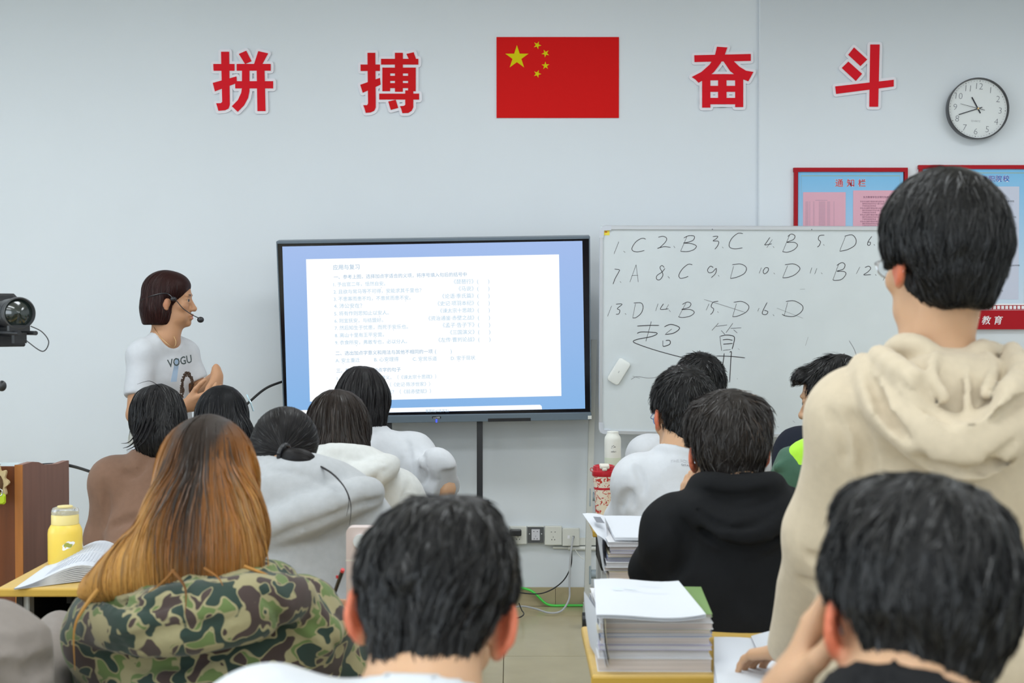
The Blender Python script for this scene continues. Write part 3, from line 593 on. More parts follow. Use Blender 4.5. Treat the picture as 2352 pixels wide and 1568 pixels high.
for k, (x0, y0, x1, y1) in enumerate(sx):
    cx, cy = (x0 + x1) / 2, (y0 + y1) / 2; c = P(cx, y1, WY); s = thing('wall_socket', sl[k], 'socket', c, 'row of wall sockets under the display')
    wbox(MB(), x0 + .5, y0 + 1, x1 - .5, y1 - 1, 0, .028).build('back_box', M_plate, s)
    if k == 1:
        wbox(MB(), x0 + 1, y0 + 2, x1 - 1, y1 - 1.5, .028, .032).build('mounting_frame', M_dgrey, s)
        wbox(MB(), cx - 9.5, cy - 13, cx + 9.5, cy + 12, .032, .037, .001).build('insert', mat('pale_lilac_plastic', (.68, .68, .74), .4, .4), s); h = MB(); holes(h, cx, cy - 1, .95, .0365); h.build('pin_holes', M_ink, s)
        h = MB()
        for a in (cx - 14, cx + 14): h.ball(P(a, cy, WY - .032), .003, 8)
        h.build('screws', M_alu, s)
    else:
        wbox(MB(), x0, y0, x1, y1, .028, .036, .003).build('plate', M_plate, s)
        if k in (0, 2): h = MB(); holes(h, cx, cy - 1, 1, .0355); h.build('pin_holes', M_ink, s)
        if k == 3:
            wbox(MB(), cx - 8, cy - 4, cx - 3, cy + 3, .0355, .0372).build('port_cover', M_white, s); wbox(MB(), cx + 3, cy - 3, cx + 8, cy + 2, .0355, .0372).build('port', M_dgrey, s)
ad = tag(wbox(MB(), 1171, 1212, 1197.5, 1225.5, .036, .075, .004).build('plug_adapter', M_blk, None, origin=P(1184, 1225, WY - .05)), 'small black plug adapter in the leftmost wall socket', 'adapter')
def cable(name, label, pts, r, m, n=7):
    w = [P(*p) for p in pts]
    for q in w: q.z = max(q.z, r + .001)
    o = MB().tube(catmull(w, 8), r, n).build(name, m, None, True, origin=w[0]); return tag(o, label, 'cable')
M_cblk = mat('black_cable', (.012, .012, .014), .45, .4); M_cgrey = mat('grey_cable', (.5, .51, .53), .45, .4); M_cgrn = mat('green_cable', (.09, .75, .10), .4, .4)
cable('network_cable', 'pale grey network cable hanging from the wall plate to the floor', [(1316.5, 1232, 6.99), (1312, 1262, 6.96), (1309, 1300, 6.95), (1308, 1345, 6.94), (1307, 1375, 6.92), (1290, 1402, 6.82), (1262, 1407, 6.78), (1228, 1397, 6.85), (1195, 1392, 6.9), (1150, 1400, 6.9)], .0048, M_cgrey)
cable('thin_black_cable', 'thin black cable sagging from the trunking to the left', [(1313, 1264, 6.99), (1311, 1300, 6.98), (1292, 1335, 6.97), (1255, 1359, 6.96), (1215, 1363, 6.96), (1150, 1352, 6.96)], .0032, M_cblk)
cable('green_cable', 'bright green cable dropping along the skirting to the stand foot', [(1150, 1340, 7.0), (1207, 1352, 7.0), (1228, 1362, 7.0), (1250, 1383, 7.0), (1268, 1391, 7.0), (1300, 1393.5, 7.0), (1350, 1392, 7.0), (1400, 1391, 7.0)], .0060, M_cgrn)
cable('black_power_cord', 'short black cord curling on the floor tiles', [(1192, 1385, 6.9), (1198, 1400, 6.75), (1203, 1410, 6.6), (1190, 1418, 6.5), (1150, 1420, 6.5)], .003, M_cblk)
cable('white_wire', 'thin white wires hanging loose beside the stand post', [(1321, 1262, 6.99), (1330, 1275, 6.98), (1341, 1284, 6.97)], .002, M_pvc)
cable('display_cable', 'black cable running from the lectern to the left edge of the display', [(92, 1068, 5.15), (120, 1066.5, 5.18), (160, 1069, 5.22), (217, 1086, 5.6), (330, 1125, 6.3), (450, 1060, 6.6), (530, 965, 6.68), (578, 918, 6.73), (610, 892, 6.78), (640, 879, 6.81), (665, 872, 6.84)], .0060, M_cblk, 10)
# ------------------------------------------------------------------ implicit-surface modeller used for people and cloth
V3 = lambda *a: np.array(a, float)
def axis(lo, hi, h, fine=()):
    out = [lo]; p = lo
    while p < hi:
        st = h
        for a, b, q in fine:
            if a - 1e-9 <= p < b: st = min(st, q)
            elif p < a < p + st: st = max(min(st, a - p), q * .6)
        p += st; out.append(p)
    return np.array(out)
class Field:
    def __init__(s, lo, hi, h, fine=()):           # fine: list of (lo, hi, step) boxes with a denser grid
        s.ax = [axis(lo[i], hi[i], h, [(f[0][i], f[1][i], f[2]) for f in fine]) for i in range(3)]
        s.D = np.full([len(a) for a in s.ax], 0.06, np.float32)
    def sl(s, lo, hi, m):
        r = []
        for i in range(3):
            a = np.searchsorted(s.ax[i], lo[i] - m); b = np.searchsorted(s.ax[i], hi[i] + m)
            if b <= a: return None
            r.append(slice(a, b))
        return tuple(r)
    def xyz(s, sl): return (s.ax[0][sl[0]][:, None, None].astype(np.float32), s.ax[1][sl[1]][None, :, None].astype(np.float32), s.ax[2][sl[2]][None, None, :].astype(np.float32))
    def mix(s, sl, d, k, op):
        a = s.D[sl]; d = d.astype(np.float32)
        if op == '-':
            d = -d; h = np.clip(.5 - .5 * (d - a) / k, 0, 1); s.D[sl] = a * h + d * (1 - h) + k * h * (1 - h)      # smooth max(a, -d)
        elif op == '&':
            h = np.clip(.5 - .5 * (d - a) / k, 0, 1); s.D[sl] = a * h + d * (1 - h) + k * h * (1 - h)
        else:
            h = np.clip(.5 + .5 * (d - a) / k, 0, 1); s.D[sl] = d * (1 - h) + a * h - k * h * (1 - h)
    def cap(s, p0, p1, r0, r1=None, k=.02, op='+', flat=None):
        p0 = np.array(p0, float); p1 = np.array(p1, float); r1 = r0 if r1 is None else r1; rm = max(r0, r1); m = rm + k + .02
        sl = s.sl(np.minimum(p0, p1), np.maximum(p0, p1), m)
        if sl is None: return s
        X, Y, Z = s.xyz(sl); q = [X - p0[0], Y - p0[1], Z - p0[2]]; d = p1 - p0
        if flat is not None:                           # (axis, factor>1): flattened across that axis
            ax, f = np.array(flat[0], float), flat[1]; ax /= np.linalg.norm(ax); pr = (q[0] * ax[0] + q[1] * ax[1] + q[2] * ax[2]) * (f - 1)
            q = [q[i] + pr * ax[i] for i in range(3)]; d = d + ax * (d @ ax) * (f - 1)
        L = max(d @ d, 1e-9); t = np.clip((q[0] * d[0] + q[1] * d[1] + q[2] * d[2]) / L, 0, 1)
        dd = np.sqrt((q[0] - t * d[0]) ** 2 + (q[1] - t * d[1]) ** 2 + (q[2] - t * d[2]) ** 2) - (r0 + (r1 - r0) * t)
        if flat is not None: dd = dd / (1 + (flat[1] - 1) * .5)
        s.mix(sl, dd, k, op); return s
    def chain(s, pts, r, k=.015, op='+', sub=3):
        rr = [r] * len(pts) if not hasattr(r, '__len__') else list(r)
        p = catmull([(*a, b) for a, b in zip([tuple(q) for q in pts], rr)], sub)
        for a, b in zip(p[:-1], p[1:]): s.cap(a[:3], b[:3], max(a[3], .001), max(b[3], .001), k, op)
        return s
    def loc(s, sl, M):
        X, Y, Z = s.xyz(sl); R = np.array(M.to_3x3()); o = np.array(M.translation); X, Y, Z = X - o[0], Y - o[1], Z - o[2]
        return [X * R[0, i] + Y * R[1, i] + Z * R[2, i] for i in range(3)]
    def ell(s, c, r, M=None, k=.015, op='+', rot=None):
        M = M or Matrix(); T = M @ Matrix.Translation(Vector(c))
        if rot: T = T @ Euler(rot).to_matrix().to_4x4()
        sc = M.to_scale()[0]; r = [x * sc for x in r]; T = Matrix.LocRotScale(T.translation, T.to_quaternion(), None); rm = max(r); o = np.array(T.translation)
        sl = s.sl(o, o, rm + k + .02)
        if sl is None: return s
        q = s.loc(sl, T); k0 = np.sqrt(sum((q[i] / r[i]) ** 2 for i in range(3))); k1 = np.sqrt(sum((q[i] / r[i] ** 2) ** 2 for i in range(3)))
        s.mix(sl, k0 * (k0 - 1) / np.maximum(k1, 1e-4), k, op); return s
    def box(s, c, hs, M=None, rnd=.01, k=.01, op='+', rot=None):
        M = M or Matrix(); T = M @ Matrix.Translation(Vector(c))
        if rot: T = T @ Euler(rot).to_matrix().to_4x4()
        sc = M.to_scale()[0]; hs = [x * sc - rnd for x in hs]; T = Matrix.LocRotScale(T.translation, T.to_quaternion(), None); o = np.array(T.translation)
        sl = s.sl(o, o, math.sqrt(sum(x * x for x in hs)) + rnd + k + .02)
        if sl is None: return s
        q = [np.abs(a) - b for a, b in zip(s.loc(sl, T), hs)]
        s.mix(sl, np.sqrt(sum(np.maximum(a, 0) ** 2 for a in q)) + np.minimum(np.maximum(np.maximum(q[0], q[1]), q[2]), 0) - rnd, k, op); return s
    def near(s, w=.03): return np.nonzero(np.abs(s.D) < w)
    def folds(s, amp=.004, scale=1.0, seed=0, dirs=None, fn=None):
        I = s.near(); p = np.stack([s.ax[i][I[i]] for i in range(3)], 1)
        s.D[I] += fold_noise(p, amp, scale, seed, dirs) if fn is None else fn(p)
        return s
    def sample(s, p):
        ix = []; tt = []
        for i in range(3):
            a = s.ax[i]; j = np.clip(np.searchsorted(a, p[:, i]) - 1, 0, len(a) - 2); ix.append(j); tt.append(np.clip((p[:, i] - a[j]) / (a[j + 1] - a[j]), 0, 1))
        r = 0
        for dx in (0, 1):
            for dy in (0, 1):
                for dz in (0, 1): r = r + s.D[ix[0] + dx, ix[1] + dy, ix[2] + dz] * (tt[0] if dx else 1 - tt[0]) * (tt[1] if dy else 1 - tt[1]) * (tt[2] if dz else 1 - tt[2])
        return r
    def grad(s, p, e=.004):
        g = np.stack([s.sample(p + V3(*[e if i == j else 0 for j in range(3)])) - s.sample(p - V3(*[e if i == j else 0 for j in range(3)])) for i in range(3)], 1)
        return g / np.maximum(np.linalg.norm(g, axis=1, keepdims=True), 1e-6)
    def mesh(s):
        D = s.D; S = D < 0; c = [slice(None, -1), slice(1, None)]
        cnt = sum(S[c[a], c[b], c[d]].astype(np.int8) for a in (0, 1) for b in (0, 1) for d in (0, 1)); mixed = (cnt > 0) & (cnt < 8)
        I = np.nonzero(mixed); n = len(I[0]); idx = np.full(mixed.shape, -1, np.int64); idx[I] = np.arange(n)
        acc = np.zeros((n, 3)); w = np.zeros(n); corners = [(a, b, d) for a in (0, 1) for b in (0, 1) for d in (0, 1)]
        dv = {q: D[I[0] + q[0], I[1] + q[1], I[2] + q[2]].astype(float) for q in corners}
        pv = [[s.ax[i][I[i]], s.ax[i][I[i] + 1]] for i in range(3)]
        for q in corners:
            for i in range(3):
                if q[i]: continue
                r = tuple(1 if j == i else q[j] for j in range(3)); da, db = dv[q], dv[r]; m = (da < 0) != (db < 0); t = np.where(m, da / np.where(m, da - db, 1), 0)
                for j in range(3): a = pv[j][q[j]]; acc[:, j] += np.where(m, a + (t * (pv[j][1] - pv[j][0]) if j == i else 0), 0)
                w += m
        v = acc / w[:, None]; F_ = []
        for i in range(3):
            u, t = [(1, 2), (2, 0), (0, 1)][i]; a = [slice(None)] * 3; b = [slice(None)] * 3; a[i] = slice(None, -1); b[i] = slice(1, None); sa, sb = S[tuple(a)], S[tuple(b)]
            E = np.nonzero(sa != sb); E = list(E); ok = (E[u] > 0) & (E[t] > 0) & (E[u] < D.shape[u] - 1) & (E[t] < D.shape[t] - 1); E = [e[ok] for e in E]; sg = sa[tuple(E)]
            def cell(du, dt): e = [x.copy() for x in E]; e[u] -= du; e[t] -= dt; return idx[tuple(e)]
            q = np.stack([cell(1, 1), cell(0, 1), cell(0, 0), cell(1, 0)], 1); q[~sg] = q[~sg][:, ::-1]; F_.append(q)
        return v, np.concatenate(F_)
_fr = np.random.default_rng(3); _FK = _fr.normal(size=(40, 3)); _FP = _fr.uniform(0, 6.28, 40)
def wob(p, sc, seed, n=5):
    r = 0
    for i in range(n): k = _FK[(seed * 7 + i) % 40]; r = r + np.sin((p @ k) * sc * (1 + .35 * i) + _FP[(seed * 5 + i) % 40]) / (1 + .4 * i)
    return r / 2.2
def fold_noise(p, amp, scale, seed, dirs=None):
    a = wob(p, 9 * scale, seed); b = wob(p, 9 * scale, seed + 3); q = p + np.stack([a, b, a * .5], 1) * .02; r = 0
    dirs = dirs or [((1, .3, .8), 42), ((-1, .2, .9), 36)]
    for i, (d, f) in enumerate(dirs):
        d = np.array(d, float); d /= np.linalg.norm(d); m = .5 + .5 * wob(p, 7, seed + i + 11); r = r + (np.abs(np.sin(q @ d * f * scale + i)) - .6) * np.clip(m, 0, 1)
    return r * amp
def np_mesh(name, v, f, mats, parent, col=None, smooth=True, mi=None):
    off = np.array(world_loc(parent)) if parent is not None else np.zeros(3)
    me = bpy.data.meshes.new(name); n = len(f); me.vertices.add(len(v)); me.vertices.foreach_set('co', (v - off).astype(np.float32).ravel())
    k = f.shape[1]; me.loops.add(n * k); me.loops.foreach_set('vertex_index', f.astype(np.int32).ravel()); me.polygons.add(n); me.polygons.foreach_set('loop_start', np.arange(0, n * k, k, dtype=np.int32))
    me.update(calc_edges=True)
    for m in (mats if isinstance(mats, (list, tuple)) else [mats]): me.materials.append(m)
    if smooth: me.polygons.foreach_set('use_smooth', np.ones(n, bool))
    if mi is not None: me.polygons.foreach_set('material_index', mi.astype(np.int32))
    if col is not None:
        a = me.color_attributes.new('Col', 'FLOAT_COLOR', 'POINT'); a.data.foreach_set('color', np.concatenate([col, np.ones((len(col), 1))], 1).astype(np.float32).ravel())
    me.update(); me.validate(); o = bpy.data.objects.new(name, me); COL.objects.link(o)
    if parent is not None: o.parent = parent
    return o
# ------------------------------------------------------------------ heads, hands, hair
def headM(H, yaw=0, pitch=0, roll=0, s=1.0):
    r = math.radians; return Matrix.Translation(Vector(H)) @ (Matrix.Rotation(r(yaw), 4, 'Z') @ Matrix.Rotation(r(-pitch), 4, 'X') @ Matrix.Rotation(r(roll), 4, 'Y')) @ Matrix.Scale(s, 4)
def head_sdf(f, M, ears=True, flare=18, fem=False):
    E = lambda c, r, k=.02, op='+', rot=None: f.ell(c, r, M, k, op, rot)
    def C(a, b, r0, r1=None, k=.012, op='+'): sc = M.to_scale()[0]; f.cap(M @ Vector(a), M @ Vector(b), r0 * sc, None if r1 is None else r1 * sc, k, op)
    E((0, -.012, .035), (.074, .094, .084)); E((0, .034, .03), (.060, .056, .062)); E((0, .036, -.028), (.056, .054, .064)); E((0, .036, -.072), (.046, .050, .040), .025); E((0, .076, -.099), (.019, .016, .016), .02)
    for q in (-1, 1):
        E((q * .042, .060, -.026), (.022, .022, .020)); E((q * .026, .083, .022), (.024, .012, .009), .012); E((q * .038, .045, -.075), (.016, .03, .022), .02)
        E((q * .032, .098, .004), (.017, .013, .011), .010, '-')
        C((q * .016, .088, .0080), (q * .047, .079, .0065), .0062, .0052, .005); C((q * .018, .087, -.0075), (q * .046, .079, -.0065), .0056, .005, .005)
        E((q * .012, .097, -.040), (.009, .010, .008), .008)
        E((q * .006, .102, -.047), (.0045, .006, .003), .003, '-')
    C((0, .088, .004), (0, .106, -.034), .0070, .0105, .012); E((0, .107, -.038), (.0105, .009, .009), .008)
    C((-.019, .093, -.066), (.019, .093, -.066), .0055, .0055, .006); C((-.010, .098, -.064), (.010, .098, -.064), .0055, .0055, .006); C((-.014, .094, -.078), (.014, .094, -.078), .0065, .0065, .007)
    C((-.022, .098, -.0715), (.022, .098, -.0715), .0028, .0028, .003, '-')
    if ears:
        for q in (-1, 1):
            fl = math.radians(flare) * q
            Me = M @ Matrix.Translation((q * .073, .004, -.006)) @ Matrix.Rotation(-q * math.radians(90) , 4, 'Z') @ Matrix.Rotation(math.radians(0), 4, 'X')
            # ear frame: x points backwards along the flared shell, y outwards, z up
            bx = Vector((math.sin(math.radians(flare + 6)) * q, -math.cos(math.radians(flare + 6)), -.06)); bz = Vector((0, -.16, 1)); by = bz.cross(bx) * (-q); R = Matrix((bx.normalized(), by.normalized(), bz.normalized())).transposed().to_4x4(); R.translation = Vector((q * .071, .004, -.006)); Me = M @ R
            f.ell((.018, 0, 0), (.019, .0055, .031), Me, .006); f.ell((.002, 0, -.002), (.012, .010, .022), Me, .010)
            sc = M.to_scale()[0]; rim = [Me @ Vector((.017 + .018 * math.cos(t), .0035, .031 * math.sin(t) * (1.0 if math.sin(t) > 0 else .9))) for t in np.linspace(-1.9, 2.6, 12)]
            f.chain(rim, .0042 * sc, .004, sub=1); f.ell((.013, .009, -.002), (.011, .009, .018), Me, .005, '-'); f.ell((.010, .001, -.029), (.009, .006, .009), Me, .006)
def hand_sdf(f, W, fwd, nrm, side, curl=(25, 30, 20), s=1.0, spread=1.0, thumb=35):
    """W wrist, fwd along the palm, nrm out of the back of the hand, side=+1 when the thumb lies towards +cross(fwd,nrm)."""
    fwd = Vector(fwd).normalized(); nrm = (Vector(nrm) - fwd * Vector(nrm).dot(fwd)).normalized(); lat = fwd.cross(nrm) * side; W = Vector(W)
    L = lambda a, b, c: W + (fwd * a + lat * b + nrm * c) * s
    for b in (-.030, -.011, .009, .028): f.cap(L(.012, b * .75, 0), L(.088 - abs(b - .005) * .25, b, 0), .0125 * s, .0115 * s, .012)
    f.cap(L(-.03, 0, 0), L(.02, 0, 0), .024 * s, .024 * s, .02, flat=(nrm, 1.35))
    for b, ln, r in ((.029, .070, .0088), (.0095, .078, .009), (-.0115, .072, .0086), (-.031, .056, .0078)):
        p = L(.088 - abs(b - .005) * .25, b, .002); a = 0; d = fwd
        for j, fr in enumerate((.46, .30, .24)):
            a += math.radians(curl[j]); d = (fwd * math.cos(a) - nrm * math.sin(a) + lat * b * 2.2 * spread * (1 if j == 0 else .6)).normalized(); q = p + d * ln * fr * s
            f.cap(p, q, r * s * (1 - .08 * j), r * s * (.94 - .08 * j), .004); p = q
    p = L(.022, .027, -.008); d = (fwd * math.cos(math.radians(thumb)) + lat * math.sin(math.radians(thumb)) - nrm * .35).normalized(); q = p + d * .042 * s; f.cap(p, q, .0135 * s, .0105 * s, .012)
    d2 = (d + fwd * .5 - nrm * .15).normalized(); r_ = q + d2 * .030 * s; f.cap(q, r_, .0105 * s, .0095 * s, .005); f.cap(r_, r_ + (d2 + fwd * .3).normalized() * .022 * s, .0093 * s, .0075 * s, .005)
def ribbons(name, f, roots, flow, n, L, w, mat_, parent, colf, lift=(0, .002), jit=.25, sink=-.001, seed=1, curl=0.0, taper=.15, stuff=False):
    rg = np.random.default_rng(seed); p = roots.copy(); N = len(p); Ls = (L * rg.uniform(.7, 1.25, N))[:, None] / n; J = rg.normal(size=(N, 3)) * jit; pts, nrs = [], []
    lf = rg.uniform(lift[0], lift[1], N) if not callable(lift) else None; ph = rg.uniform(0, 6.28, N)
    for k in range(n + 1):
        g = f.grad(p); d = f.sample(p); t = k / n; off = sink + (lf - sink) * t ** 1.5 if lf is not None else lift(p, t)
        p = p - g * np.clip(d - off, -.02, .02)[:, None]; pts.append(p); nrs.append(g)
        v = flow(p, t) + J * (1 if curl == 0 else np.cos(ph + curl * t)[:, None]); v = v - g * np.sum(v * g, 1, keepdims=True); v /= np.maximum(np.linalg.norm(v, axis=1, keepdims=True), 1e-6)
        p = p + v * Ls
    P_ = np.stack(pts, 1); G = np.stack(nrs, 1); T_ = np.gradient(P_, axis=1); T_ /= np.maximum(np.linalg.norm(T_, axis=2, keepdims=True), 1e-9)
    S_ = np.cross(T_, G + rg.normal(size=(N, 1, 3)) * .5); S_ /= np.maximum(np.linalg.norm(S_, axis=2, keepdims=True), 1e-9); tt = np.linspace(0, 1, n + 1); ww = w * np.minimum(.55 + tt * 3, 1) * (1 - (1 - taper) * tt ** 2.2)
    ww = ww[None, :, None] * rg.uniform(.6, 1.4, (N, 1, 1)); A = P_ + S_ * ww / 2; B_ = P_ - S_ * ww / 2
    v = np.stack([A, B_], 2).reshape(-1, 3); b = (np.arange(N) * 2 * (n + 1))[:, None] + (np.arange(n) * 2)[None]; q = np.stack([b, b + 1, b + 3, b + 2], 2).reshape(-1, 4)
    c = colf(P_.reshape(-1, 3), np.repeat(rg.uniform(0, 1, N), n + 1), np.tile(tt, N)); c = np.repeat(c, 2, 0)
    o = np_mesh(name, v, q, mat_, parent, c)
    if stuff: o['kind'] = 'stuff'
    return o
def pick(v, n, seed=1, w=None):
    rg = np.random.default_rng(seed); return v[rg.choice(len(v), n, p=None if w is None else w / w.sum())] + rg.normal(size=(n, 3)) * .001
M_hair = mat('dark_hair', (.02, .02, .02), 0.5, 0.16, attr='Col'); M_skin = mat('skin', (.5, .3, .2), 0.5, 0.35, attr='Col', sss=.12, bump=.04, bscale=500)
M_strand = mat('hair_strands', (.02, .02, .02), 0.38, 0.34, attr='Col'); M_eye = mat('eye', (.8, .8, .8), .15, .5, attr='Col'); M_lens = mat('spectacle_lens', (.95, .97, 1), .05, .5, trans=1.0)
def dark(base, var=.5):
    base = np.array(base) * .62
    return lambda p, r, t: base[None] * (1 - var * .75 + var * 1.7 * r[:, None] ** 1.5)
def glasses(M, parent, m):
    t = MB(); s = []
    for q in (-1, 1):
        t.tube([M @ Vector((q * .032 + .023 * math.cos(a), .110 + .002 * math.sin(a), .0 + .018 * math.sin(a))) for a in np.linspace(0, 2 * math.pi, 20)], .0012, 5)
        t.tube(catmull([M @ Vector(c) for c in ((q * .056, .106, .004), (q * .068, .09, .006), (q * .078, .03, .008), (q * .082, -.002, .010), (q * .083, -.02, -.004), (q * .080, -.03, -.02))], 3), .0014, 5)
    t.tube([M @ Vector((-.009, .112, .004)), M @ Vector((0, .114, .007)), M @ Vector((.009, .112, .004))], .0012, 5); g = t.build('glasses', m, parent, True)
    l = MB()
    for q in (-1, 1): l.add([M @ Vector((q * .032 + .022 * math.cos(a), .110, .017 * math.sin(a))) for a in np.linspace(0, 2 * math.pi, 16)[:-1]], [list(range(15))])
    l.build('lens', M_lens, g)
def eyes(M, parent):
    v, f, c = [], [], []
    for q in (-1, 1):
        n, k = 16, 9; b = len(v); ctr = Vector((q * .031, .0785, .0005)); ax = Vector((q * .06, 1, 0)).normalized(); R = Vector((0, 1, 0)).rotation_difference(ax).to_matrix(); mb = MB()
        for i in range(k + 1):
            a = math.pi * i / k
            for j in range(n): p = R @ Vector((math.sin(a) * math.cos(2 * math.pi * j / n), math.cos(a), math.sin(a) * math.sin(2 * math.pi * j / n))) * .0118; v.append(tuple(M @ (ctr + p))); c.append((.004, .004, .005) if a < .35 else (.025, .014, .010) if a < .70 else (.50, .46, .43))
        f = [[i * n + j, i * n + (j + 1) % n, (i + 1) * n + (j + 1) % n, (i + 1) * n + j] for i in range(k) for j in range(n)]
        np_mesh('eye', np.array(v), np.array(f)[:, ::-1], M_eye, parent, np.array(c)); v, c = [], []
SKIN = (.56, .335, .20)
def skin_col(v, M, base=SKIN, ear=(.62, .17, .09), brow=True):
    Mi = np.array(M.inverted()); l = v @ Mi[:3, :3].T + Mi[:3, 3]; c = np.repeat(np.array(base)[None], len(v), 0)
    def blend(w, col): nonlocal c; w = np.clip(w, 0, 1)[:, None]; c = c * (1 - w) + np.array(col)[None] * w
    g = lambda ctr, r: 1 - np.sqrt(sum(((l[:, i] - ctr[i]) / r[i]) ** 2 for i in range(3)))
    for q in (-1, 1):
        blend(np.clip((np.abs(l[:, 0]) - .066) * 60, 0, 1) * (l[:, 0] * q > 0) * g((q * .085, -.014, -.006), (.03, .045, .06)) * 2.2, ear)  # natural ear redness and light showing through ears, both painted in colour
        blend(g((q * .045, .07, -.03), (.03, .04, .03)) * .35, np.array(base) * (1.02, .80, .75))
        if brow: blend(g((q * .030, .093, .0235), (.020, .02, .0048)) * 3, (.05, .03, .02))
    blend(g((0, .10, -.072), (.024, .018, .013)) * 2.5, (.50, .16, .13)); return c
def nose_dir(M): return (M.to_3x3() @ Vector((0, 1, 0))).normalized()
# ------------------------------------------------------------------ people
def cloth(name, hx, noise=.04, **k): return mat(name, hx, .85, .15, noise=noise, nscale=60, bump=.25, bscale=600, sheen=.0 if isinstance(hx, tuple) and max(hx) < .05 else .15, **k)
M_beige = cloth('beige_hoodie_cotton', (.56, .47, .345)); M_black = cloth('black_hoodie_cotton', (.0075, .0080, .0092)); M_grey = cloth('light_grey_fleece', (.42, .435, .455)); M_off = cloth('off_white_fleece', (.60, .61, .60))
M_wht = cloth('white_cotton', (.58, .60, .635), noise=.02); M_brn = cloth('brown_sweater_knit', (.235, .135, .092)); M_navy = cloth('dark_navy_jacket', (.014, .017, .028)); M_taupe = cloth('taupe_sweatshirt_cotton', (.235, .205, .185)); M_dkpants = cloth('dark_trousers', (.02, .022, .028)); M_tee = cloth('black_tshirt_cotton', (.012, .012, .013))
M_shoe = mat('shoe_rubber', (.5, .5, .5), .5, .3)
M_camo = cloth('camouflage_cotton', (.42, .36, .20), noise=0); nt = M_camo.node_tree; N, L = nt.nodes, nt.links
tc = N.new('ShaderNodeTexCoord'); prev = None
base = N.new('ShaderNodeRGB'); base.outputs[0].default_value = (.31, .275, .152, 1); prev = base.outputs[0]
for k, (sc, th, c) in enumerate(((21, .49, (.125, .175, .062)), (22, .545, (.060, .042, .038)), (23, .555, (.028, .047, .038)))):
    mp = N.new('ShaderNodeMapping'); mp.inputs['Location'].default_value = (k * 3.7 + 1.3, k * 1.9, k * 5.1); L.new(tc.outputs['Object'], mp.inputs[0])
    n = N.new('ShaderNodeTexNoise'); n.inputs['Scale'].default_value = sc; n.inputs['Detail'].default_value = .6; n.inputs['Distortion'].default_value = .5; L.new(mp.outputs[0], n.inputs['Vector'])
    r1 = N.new('ShaderNodeMapRange'); r1.inputs[1].default_value = th; r1.inputs[2].default_value = th + .012; L.new(n.outputs['Fac'], r1.inputs[0])
    r2 = N.new('ShaderNodeMapRange'); r2.inputs[1].default_value = th - .035; r2.inputs[2].default_value = th - .025; L.new(n.outputs['Fac'], r2.inputs[0])
    m1 = N.new('ShaderNodeMix'); m1.data_type = 'RGBA'; L.new(r2.outputs[0], m1.inputs['Factor']); L.new(prev, m1.inputs['A']); m1.inputs['B'].default_value = (.31, .275, .152, 1)
    m2 = N.new('ShaderNodeMix'); m2.data_type = 'RGBA'; L.new(r1.outputs[0], m2.inputs['Factor']); L.new(m1.outputs['Result'], m2.inputs['A']); m2.inputs['B'].default_value = (*c, 1); prev = m2.outputs['Result']
L.new(prev, N['Principled BSDF'].inputs['Base Color'])
M_stool = mat('stool_seat_wood', (.50, .33, .12), .45, .4); M_stoolleg = mat('stool_steel', (.45, .46, .46), .4, .45)
A3 = lambda p: np.array(p, float)
